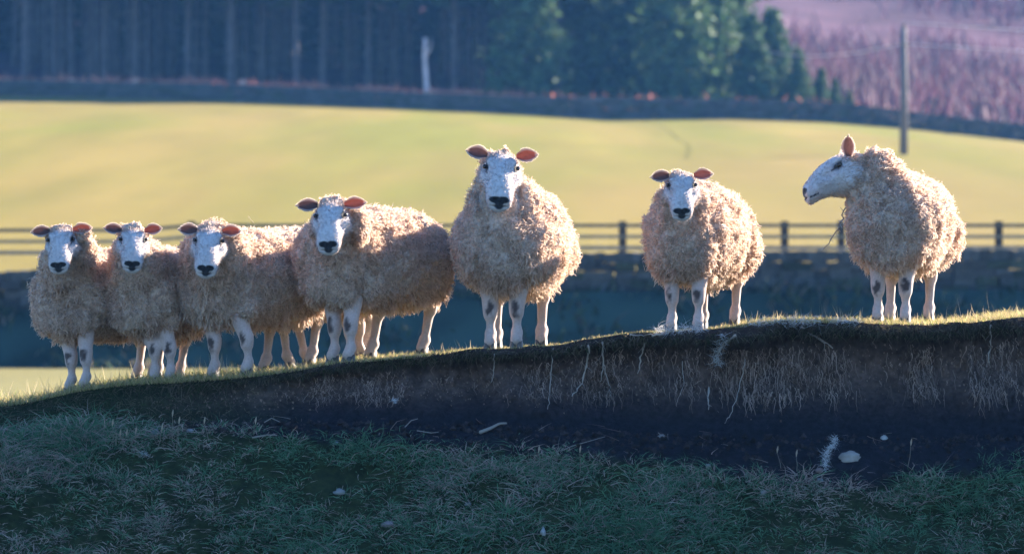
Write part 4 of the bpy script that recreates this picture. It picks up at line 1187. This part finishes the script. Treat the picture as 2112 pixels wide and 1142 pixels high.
def stalks():
    """tall thin dry stems standing up from the bank and slope"""
    rg = np.random.default_rng(211); acc = Acc()
    spots = []
    for _ in range(150):
        p = rg.uniform(0, 470); spots.append((p, rg.uniform(0.04, 0.13), rg.uniform(0.02, 0.9)))
    for _ in range(60):
        p = rg.uniform(470, 1000); spots.append((p, rg.uniform(0.02, 0.07), rg.uniform(0.02, 0.9)))
    for _ in range(110):
        p = rg.uniform(1540, 2112); spots.append((p, rg.uniform(0.03, 0.08), rg.uniform(0.02, 0.8)))
    spots += [(1700, 0.16, 0.1), (1692, 0.11, 0.3), (1575, 0.06, .1), (1752, 0.08, 0.1), (1985, 0.12, 0.2), (2045, 0.16, 0.15), (1950, 0.09, 0.1), (1962, 0.11, 0.1), (2015, 0.10, 0.3), (2060, 0.10, 0.2), (945, 0.07, 0.1), (950, 0.05, 0.1), (966, 0.05, 0.1), (1092, 0.03, .1), (150, 0.15, 0.4), (103, 0.13, 0.4)]
    N = len(spots); A = np.array(spots)
    y = YL + A[:, 2]; x = X_(A[:, 0], y); z = plateau_z(x, y) - 0.005
    base = np.stack([x, y, z], -1)
    up = unit(np.stack([rg.normal(size=N) * 0.3, rg.normal(size=N) * 0.2, np.ones(N)], -1))
    c = np.array([[0.46, 0.36, 0.22]]) * (0.7 + 0.5 * rg.random((N, 1)))
    V, F, C = blades(base, up, A[:, 1] * 1.1, np.full(N, 0.0035), c, c * 1.2, K=5, bend=0.12, seed=212)
    acc.add(V, F, C)
    # seed heads on the lit stalks standing in the shade at the lower left
    sp = [(232, 925, .10), (245, 935, .08), (256, 930, .07), (278, 920, .06), (355, 905, .10), (362, 930, .12), (322, 930, .09), (520, 905, .07), (65, 1010, .07), (430, 905, .07), (1195, 985, .11), (1612, 970, .08), (1643, 972, .07), (1872, 960, .09), (1112, 970, .08), (1290, 880, .0)]
    for p, r, L in sp:
        if L <= 0: continue
        yy = 29.2
        for _ in range(8):
            xx = X_(p, yy); zz = float(slope_z(xx, yy)); rr = 571 - zz * FPX / yy; yy -= (r - rr) * 0.0018
        b = np.array([xx, yy, zz - 0.01]); tilt = rg.normal() * 0.25
        tp = b + np.array([tilt * L, 0.02, L * 1.3])
        add_tube(acc, [b, (b + tp) / 2 + [0.004, 0, 0], tp], [0.0018, 0.0015, 0.001], 4, (0.36, 0.28, 0.2), cap=False)
        add_tube(acc, [tp - [0, 0, 0.004], tp + [0.002, 0, 0.016], tp + [0.005, 0, 0.034]], [0.0015, 0.005, 0.0012], 6, (0.6, 0.46, 0.32), cap=False)
    link("dry_stalks", acc.mesh("dry_stalks"), M_GRASS, label="thin dry grass stalks sticking up along the bank", cat="grass stalks", kind="stuff")
stalks()

# ------------------------------------------------------------------ rough grass on the shaded slope
def slope_grass():
    rg = np.random.default_rng(221)
    acc = Acc()
    # tussocks
    nt_ = 1900
    x = rg.uniform(-3.2, 3.2, nt_); y = rg.uniform(27.55, 29.42, nt_)
    z = slope_z(x, y); row = 571 - z * FPX / y; px = x * FPX / y + 1056
    ok = row > mud_row(px) + 26 * fbm(x * 3, y * 3, 0, 85) - 2
    x, y, z = x[ok], y[ok], z[ok]
    big = np.clip(0.6 + 1.0 * fbm(x * 1.8, y * 2.4, 0, 87, 2), 0.25, 1.4)
    green = np.clip(0.5 + 1.3 * fbm(x * 1.2 + 9, y * 2, 0, 88, 2), 0, 1)
    for k in range(len(x)):
        nb = int(38 + 40 * big[k])
        r = (0.03 + 0.05 * big[k])
        dx = rg.normal(size=(nb, 2)) * r * 0.6
        bx = x[k] + dx[:, 0]; by = y[k] + dx[:, 1]
        bz = z[k] - dx[:, 1] * -TAN_S - 0.005
        up = np.stack([dx[:, 0] / r * 0.9 + rg.normal(size=nb) * 0.35, dx[:, 1] / r * 0.7 - 0.35 + rg.normal(size=nb) * 0.35, np.full(nb, 0.75)], -1)
        L = (0.035 + 0.062 * big[k]) * (0.45 + rg.random(nb))
        dead = rg.random(nb) > (0.35 + 0.55 * green[k])
        c = np.where(dead[:, None], np.array([[0.46, 0.33, 0.27]]), np.array([[0.115, 0.225, 0.12]])) * (0.6 + 0.8 * rg.random((nb, 1)))
        dr = np.tile(np.array([[0, -0.4, -0.9]]), (nb, 1))
        V, F, C = blades(np.stack([bx, by, bz], -1), up, L, 0.003 + 0.0035 * rg.random(nb), c, c * 1.25, K=3, bend=0.75, droop=dr, seed=300 + k)
        acc.add(V, F, C)
    link("slope_grass", acc.mesh("slope_grass"), M_GRASS, label="rough tussocky grass covering the shaded slope below the bank", cat="grass", kind="stuff")
    # matted dead strands
    acc = Acc(); n = 8500
    x = rg.uniform(-3.2, 3.2, n); y = rg.uniform(27.5, 29.5, n)
    z = slope_z(x, y); row = 571 - z * FPX / y; px = x * FPX / y + 1056
    dens = np.where(row > mud_row(px) + 5, 1.0, 0.10)
    dens = dens * np.clip(0.55 + fbm(x * 2, y * 3, 0, 89, 2), 0.1, 1)
    ok = rg.random(n) < dens
    x, y, z = x[ok], y[ok], z[ok]; n = len(x)
    base = np.stack([x, y, z + 0.01 + 0.03 * rg.random(n)], -1)
    up = unit(np.stack([rg.normal(size=n), -0.5 * np.ones(n) + 0.3 * rg.normal(size=n), -0.1 + 0.45 * rg.normal(size=n)], -1))
    pal = np.array([[0.46, 0.33, 0.26], [0.34, 0.22, 0.175], [0.56, 0.45, 0.37]])
    c = pal[rg.integers(0, 3, n)] * (0.5 + 0.7 * rg.random((n, 1)))
    V, F, C = blades(base, up, 0.04 + 0.07 * rg.random(n) ** 2, 0.0015 + 0.0018 * rg.random(n), c, K=6, bend=0.55, seed=223)
    acc.add(V, F, C)
    link("dead_grass", acc.mesh("dead_grass"), M_GRASS, label="matted pale dead grass lying over the shaded slope", cat="dead grass", kind="stuff")
slope_grass()

def face_growth():
    """grass hanging over the lip, roots trailing down the soil face"""
    rg = np.random.default_rng(231)
    acc = Acc(); n = 22000
    x = rg.uniform(-3.2, 3.2, n); c = cliffness(x)
    s = np.where(rg.random(n) < 0.45 * c + 0.05, rg.random(n) * 0.12, rg.random(n) ** 1.0)
    keep = (s < 0.13) | (rg.random(n) < (1 - c) ** 0.7)
    keep &= rg.random(n) < 0.85
    x, s = x[keep], s[keep]; c = c[keep]; n = len(x)
    y, z = face_pt(x, s)
    base = np.stack([x, y + 0.004, z], -1)
    up = unit(np.stack([rg.normal(size=n) * 0.4, -0.7 + 0.3 * rg.normal(size=n), 0.35 - 0.8 * rg.random(n)], -1))
    L = (0.03 + 0.06 * rg.random(n)) * np.where(c > 0.6, 0.55, 1.15)
    pal = np.array([[0.20, 0.15, 0.09], [0.055, 0.075, 0.025], [0.28, 0.21, 0.14], [0.10, 0.08, 0.05]])
    col = pal[rg.choice(4, n, p=[.3, .3, .2, .2])] * (0.5 + 0.7 * rg.random((n, 1)))
    dr = np.tile(np.array([[0, -0.2, -1.6]]), (n, 1))
    V, F, C = blades(base, up, L, 0.0022 + 0.002 * rg.random(n), col, K=4, bend=0.8, droop=dr, seed=232)
    acc.add(V, F, C)
    link("overhanging_grass", acc.mesh("overhanging_grass"), M_GRASS, label="shaggy grass hanging over the edge of the bank", cat="grass", kind="stuff")
    # fine roots
    acc = Acc(); n = 9000
    x = rg.uniform(-2.3, 3.2, n)
    cl = fbm(x * 6, 0, 0, 91, 2)
    s0 = np.clip(0.15 + 0.45 * rg.random(n) + 0.08 * cl, 0.02, 0.8)
    keep = rg.random(n) < cliffness(x) * np.clip(0.25 + 1.6 * cl + 0.5 * fbm(x * 1.7, 0, 0, 93, 2), 0.06, 1)
    x, s0 = x[keep], s0[keep]; n = len(x)
    K = 6; ds = (0.03 + 0.16 * rg.random(n) ** 2)
    P = np.zeros((n, K, 3)); xx = x.copy()
    for k in range(K):
        ss = np.clip(s0 + ds * k / (K - 1), 0, 0.95)
        y, z = face_pt(xx, ss)
        P[:, k] = np.stack([xx, y - 0.008 - 0.006 * rg.random(n), z], -1)
        xx = xx + rg.normal(size=n) * 0.006
    col = np.array([[0.42, 0.27, 0.20]]) * (0.15 + 0.95 * rg.random((n, 1)) ** 1.5)
    W = np.outer(0.0012 + 0.0026 * rg.random(n) ** 2, np.linspace(1, 0.35, K))
    side = np.tile(np.array([[0.97, 0.2, 0.1]]), (n, 1))
    V, F, C = ribbons(P, W, side, col); acc.add(V, F, C)
    # soil crumbs hanging in the roots
    m = 1300
    xc = rg.uniform(-1.9, 3.2, m); sc = np.clip(0.45 + 0.13 * rg.normal(size=m) + 0.1 * fbm(xc * 4, 0, 0, 92), 0.1, 0.9)
    yc, zc = face_pt(xc, sc)
    kk = rg.random(m) < cliffness(xc)
    for x1, y1, z1 in zip(xc[kk], yc[kk], zc[kk]):
        r = 0.003 + 0.006 * rg.random() ** 2
        v = unit(np.array([(1, 1, 1), (1, -1, -1), (-1, 1, -1), (-1, -1, 1)], float)) * r * (0.7 + 0.6 * rg.random((4, 1))) * np.array([1, 1, 1.5]) + np.array([x1, y1 - 0.003, z1])
        g = 0.5 + 0.8 * rg.random()
        acc.add(v, np.array([(0, 1, 2), (0, 3, 1), (0, 2, 3), (1, 3, 2)]), np.array([0.24, 0.15, 0.105]) * g)
    link("fine_roots", acc.mesh("fine_roots", False), M_ROOT, label="fringe of fine brown roots and crumbs on the bare soil face", cat="roots", kind="stuff")

def place_on_face(px, row):
    """(x, y, z) on the bank face at a photo column and row"""
    x = X_(px, 29.6); s = 0.3
    for _ in range(12):
        y, z = face_pt(np.array([x]), np.array([s])); r = 571 - z[0] * FPX / y[0]
        s = min(max(s + (row - r) * 0.0016, 0.0), 1.0)
    return np.array([x, float(y[0]), float(z[0])])

def big_roots():
    rg = np.random.default_rng(241)
    items = [([(1215, 712), (1212, 745), (1200, 790), (1180, 818)], .006, "long pale root curving down the soil left of the sheep second from the right"),
             ([(1243, 705), (1246, 750), (1238, 790)], .005, "straight pale root hanging just right of the long curved one"),
             ([(1246, 750), (1256, 790), (1260, 815)], .003, "thin forked root tip low on the soil face"),
             ([(1385, 682), (1350, 690), (1330, 710), (1322, 740), (1316, 770)], .006, "root arching out of the turf below the sheep second from the right"),
             ([(1520, 690), (1495, 705), (1478, 735)], .007, "short stout root poking down beside the hanging wool tuft"),
             ([(1655, 672), (1690, 695), (1722, 716)], .007, "thick pale root slanting down to the right under the turf edge"),
             ([(1140, 715), (1138, 760), (1135, 810), (1128, 845)], .003, "thin dark root hanging below the tallest sheep's far hoof"),
             ([(1020, 730), (1018, 760), (1014, 790)], .003, "short thin root below the tallest sheep"),
             ([(2045, 670), (2048, 710), (2042, 750)], .005, "thin root at the right end of the soil face"),
             ([(1410, 745), (1412, 790), (1405, 815)], .002, "hair thin root below the left front hoof of the sheep second from the right"),
             ([(1540, 740), (1530, 790), (1510, 850), (1492, 872)], .003, "long thin root slanting to the left below the wool tuft"),
             ([(1463, 800), (1462, 845)], .005, "stubby pale root low in the middle of the soil face"),
             ([(1300, 690), (1325, 692), (1360, 688)], .004, "root lying along the turf edge")]
    for pts, r, lb in items:
        P = np.array([place_on_face(*q) for q in pts]); t = np.linspace(0, len(P) - 1, 4 * len(P))
        Q = np.stack([np.interp(t, np.arange(len(P)), P[:, i]) for i in range(3)], -1)
        Q[:, 1] -= 0.015; Q += rg.normal(size=Q.shape) * 0.003
        o = Q[0].copy(); a = Acc(); add_tube(a, Q - o, np.linspace(r, r * 0.4, len(Q)) * (1 + 0.25 * rg.normal(size=len(Q))), 6, (0.46, 0.36, 0.29))
        for _ in range(3):
            k = rg.integers(1, len(Q) - 2); b = Q[k] - o; d = np.array([rg.normal() * 0.03, -0.004, -0.03 - 0.03 * rg.random()])
            add_tube(a, [b, b + d * 0.5 + [0.004, 0, 0], b + d], [r * 0.4, r * 0.25, r * 0.15], 4, (0.30, 0.24, 0.2), cap=False)
        link("tree_root", a.mesh("tree_root"), M_ROOT, loc=tuple(o), label=lb, cat="root", group="pale roots sticking out of the bank")
face_growth(); big_roots()

def soil_crumbs():
    """broken clods lying on the bare mud and caught on the face"""
    rg = np.random.default_rng(251); acc = Acc(); n = 2600
    x = rg.uniform(-2.6, 3.2, n); y = FOOT_Y + 0.02 - 0.55 * rg.random(n) ** 1.4
    z = slope_z(x, y); row = 571 - z * FPX / y; px = x * FPX / y + 1056
    ok = (row < mud_row(px) + 12) & ~((np.abs(px - 1754) < 60) & (row > 915) & (row < 985)) & ~((np.abs(px - 1824) < 22) & (row < 900))
    for x1, y1, z1 in zip(x[ok], y[ok], z[ok]):
        q = 0.006 + 0.018 * rg.random() ** 3
        v = np.array([(1, 0, 0), (-1, 0, 0), (0, 1, 0), (0, -1, 0), (0, 0, 1), (0, 0, -1)], float) * q * (0.6 + 0.7 * rg.random((6, 1)))
        M = rotz(rg.random() * 6.28) @ rotx(rg.random())
        g = 0.5 + 1.3 * rg.random()
        acc.add(v @ M.T + [x1, y1, z1 + q * 0.3], np.array([(0, 2, 4), (2, 1, 4), (1, 3, 4), (3, 0, 4), (2, 0, 5), (1, 2, 5), (3, 1, 5), (0, 3, 5)]), np.array([0.035, 0.027, 0.026]) * g)
    link("soil_crumbs", acc.mesh("soil_crumbs", False), M_GROUND, label="dark crumbled clods of soil on the bare mud below the bank", cat="soil", kind="stuff")
soil_crumbs()

# ------------------------------------------------------------------ shed wool, stones, twigs
def on_slope(px, row):
    y = 29.0
    for _ in range(25):
        x = X_(px, y); z = float(slope_z(x, y)); r = 571 - z * FPX / y; y -= (row - r) * 0.0012
        y = min(y, FOOT_Y)
    return np.array([x, y, z])

def wool_tuft(points, spread, n, label, seed, length=0.05):
    rg = np.random.default_rng(seed); P = np.array(points, float); o = P[0].copy()
    k = rg.random(n) * (len(P) - 1); i = np.floor(k).astype(int); f = (k - i)[:, None]
    B = P[i] * (1 - f) + P[np.minimum(i + 1, len(P) - 1)] * f + rg.normal(size=(n, 3)) * spread - o
    up = unit(rg.normal(size=(n, 3)) + np.array([0, -0.3, -0.3]))
    c = np.full((n, 3), 0.72) * np.array([1, 0.96, 0.93]) * (0.8 + 0.25 * rg.random((n, 1)))
    V, F, C = blades(B, up, 0.6 * length * (0.4 + rg.random(n)), np.full(n, 0.0020), c, K=7, bend=1.3, seed=seed + 1)
    a = Acc(); a.add(V, F, C)
    link("wool_tuft", a.mesh("wool_tuft"), M_TUFT, loc=tuple(o), label=label, cat="wool tuft", group="tufts of shed wool caught on the bank")
def pf(px, row, out=0.03):
    q = place_on_face(px, row); q[1] -= out; return q
def pt(px, y=29.78):
    x = X_(px, y); return np.array([x, y, float(plateau_z(x, y)) + 0.006])
wool_tuft([pt(1352, 29.71), pt(1385, 29.70), pt(1425, 29.70), pt(1450, 29.70)], 0.012, 420, "white shed wool on the turf edge at the hooves of the second sheep from right", 401)
wool_tuft([pt(1545, 29.70), pt(1600, 29.70), pt(1650, 29.70), pt(1690, 29.70)], 0.012, 380, "pale shed wool along the brink left of the rightmost sheep", 403)
wool_tuft([pt(1720, 29.69), pt(1770, 29.69)], 0.010, 160, "small strip of shed wool at the brink just below the rightmost sheep", 405)
wool_tuft([pf(1492, 688), pf(1488, 712), pf(1478, 738), pf(1490, 752)], 0.009, 220, "wisp of wool hanging down the soil face between the two rightmost sheep", 407)
q0 = on_slope(1700, 972); q0[2] += 0.01
wool_tuft([q0, q0 + [0.01, 0, 0.05], q0 + [0.015, 0, 0.10], q0 + [0.05, 0, 0.13], q0 + [0.058, 0, 0.17]], 0.008, 380, "tall white wisp of wool standing beside the large pale stone", 409, 0.035)
wool_tuft([on_slope(290, 942) + [0, 0, .02], on_slope(303, 942) + [0, 0, .02]], 0.006, 50, "small white wool scrap in the grass at lower left", 411, 0.03)
wool_tuft([on_slope(174, 944) + [0, 0, .02], on_slope(176, 944) + [0, 0, .02]], 0.004, 20, "tiny white wool fleck left of the small scrap at lower left", 413, 0.02)
wool_tuft([pf(812, 826), pf(815, 832)], 0.005, 60, "small white wool scrap on the soil below the fourth sheep", 415, 0.025)
STONES = [(1754, 945, 0.060, 0.040, 0.032, (0.36, 0.31, 0.27), "large smooth pale stone on the mud at lower right"),
          (1824, 880, 0.018, 0.014, 0.020, (0.45, 0.42, 0.38), "small pointed pale stone at the foot of the bank on the right"),
          (1690, 970, 0.024, 0.02, 0.014, (0.24, 0.17, 0.15), "brownish stone left of the wool wisp"),
          (1574, 1016, 0.020, 0.015, 0.014, (0.36, 0.34, 0.32), "small round stone in the grass left of the large pale stone"),
          (1120, 1098, 0.018, 0.016, 0.024, (0.52, 0.50, 0.50), "small whitish stone near the bottom edge of the slope"),
          (320, 894, 0.022, 0.018, 0.026, (0.30, 0.29, 0.29), "grey upright stone at the foot of the bank below the second sheep"),
          (392, 889, 0.023, 0.016, 0.014, (0.36, 0.34, 0.34), "flat grey stone at the foot of the bank below the third sheep"),
          (700, 1015, 0.036, 0.022, 0.016, (0.26, 0.25, 0.24), "flat grey stone half sunk in the grass left of the centre"),
          (798, 1082, 0.030, 0.02, 0.018, (0.24, 0.19, 0.19), "reddish grey stone near the bottom left of the centre"),
          (965, 1040, 0.016, 0.014, 0.012, (0.26, 0.25, 0.25), "small dull stone in the grass right of the flat grey one"),
          (1365, 899, 0.030, 0.018, 0.010, (0.32, 0.28, 0.25), "thin flat stone on the mud below the sheep second from the right"),
          (1460, 960, 0.020, 0.014, 0.010, (0.24, 0.25, 0.22), "small mossy stone at the edge of the mud"),
          (692, 914, 0.018, 0.014, 0.009, (0.34, 0.33, 0.33), "small flat stone on the mud below the fourth sheep"),
          (1692, 990, 0.022, 0.016, 0.010, (0.30, 0.31, 0.31), "low grey stone just below the wool wisp"),
          (1590, 888, 0.012, 0.01, 0.010, (0.32, 0.31, 0.3), "pebble at the foot of the soil face")]
for i, (p, r, a_, b_, c_, col, lb) in enumerate(STONES):
    q = on_slope(p, r)
    V, F, C = blob((0, 0, 0), (a_, b_, c_), 31 + i, 0.6, tuple(c * 0.8 for c in col), 16, 10, rot=0.4 * i)
    acc = Acc(); acc.add(V, F, C)
    link("stone", acc.mesh("stone"), M_STONE, loc=(q[0], q[1], q[2] + c_ * 0.12), label=lb, cat="stone", group="loose stones on the slope")

def twig(points, r, label, name="twig", col=(0.34, 0.28, 0.23), cat="twig", group="dry twigs on the slope"):
    P = np.array(points, float); o = P[0].copy(); t = np.linspace(0, len(P) - 1, 3 * len(P))
    Q = np.stack([np.interp(t, np.arange(len(P)), P[:, i]) for i in range(3)], -1) - o
    a = Acc(); add_tube(a, Q, np.linspace(r, r * 0.5, len(Q)), 6, col)
    link(name, a.mesh(name), M_ROOT, loc=tuple(o), label=label, cat=cat, group=group)
def os_(p, r, h=0.015): q = on_slope(p, r); q[2] += h; return q
twig([os_(990, 897), os_(1012, 890, .02), os_(1030, 884, .03), os_(1045, 883, .03)], 0.010, "thick pale broken stick on the mud below the tallest sheep")
twig([os_(835, 880, .0) + [0, 0, 0.0], os_(848, 866, .02), os_(862, 850, .03)], 0.003, "thin straw leaning on the soil below the fourth sheep")
twig([os_(520, 908), os_(535, 905), os_(552, 902), os_(572, 903)], 0.005, "pale bent twig on the mud below the third sheep")
twig([os_(545, 880, .03), os_(560, 876, .04), os_(578, 880, .03)], 0.003, "thin curved straw above the pale bent twig")
twig([os_(1158, 935), os_(1180, 925), os_(1205, 918), os_(1248, 905)], 0.003, "long thin stick at the edge of the mud near the centre")
twig([os_(860, 893), os_(890, 898), os_(905, 896)], 0.003, "short pale stick on the mud under the gap between the sheep")
# straw on the third sheep's back, bramble hanging from the rightmost sheep's neck
yb = 30.25
twig([(X_(512, yb), yb, Z_(446, yb)), (X_(517, yb), yb, Z_(453, yb)), (X_(524, yb), yb, Z_(460, yb))], 0.0025, "bit of yellow straw sticking up from the third sheep's back", "straw", (0.6, 0.48, 0.28), "straw", None)
yb = 29.93
acc = Acc(); K = 14; t = np.linspace(0, 1, K)
cx = np.interp(t, [0, .25, .55, .8, 1], [1742, 1736, 1727, 1712, 1700]); cy = np.interp(t, [0, .25, .55, .8, 1], [428, 452, 474, 499, 514])
P = np.stack([X_(cx, yb), np.full(K, yb), Z_(cy, yb)], -1); P += np.random.default_rng(3).normal(size=P.shape) * 0.003; o = P[0].copy()
add_tube(acc, P - o, np.linspace(0.0035, 0.002, K), 6, (0.24, 0.17, 0.16))
rg = np.random.default_rng(5)
for k in range(26):
    b = P[rg.integers(1, K - 1)] - o; d = rg.normal(size=3) * np.array([0.016, 0.008, 0.016])
    add_tube(acc, [b, b + d * 0.6, b + d + [0, 0, -0.004]], [0.0015, 0.0012, 0.0008], 4, (0.5, 0.42, 0.4), cap=False)
link("bramble_twig", acc.mesh("bramble_twig"), M_ROOT, loc=tuple(o), label="thorny bramble stem hanging from the neck wool of the rightmost sheep", cat="bramble")
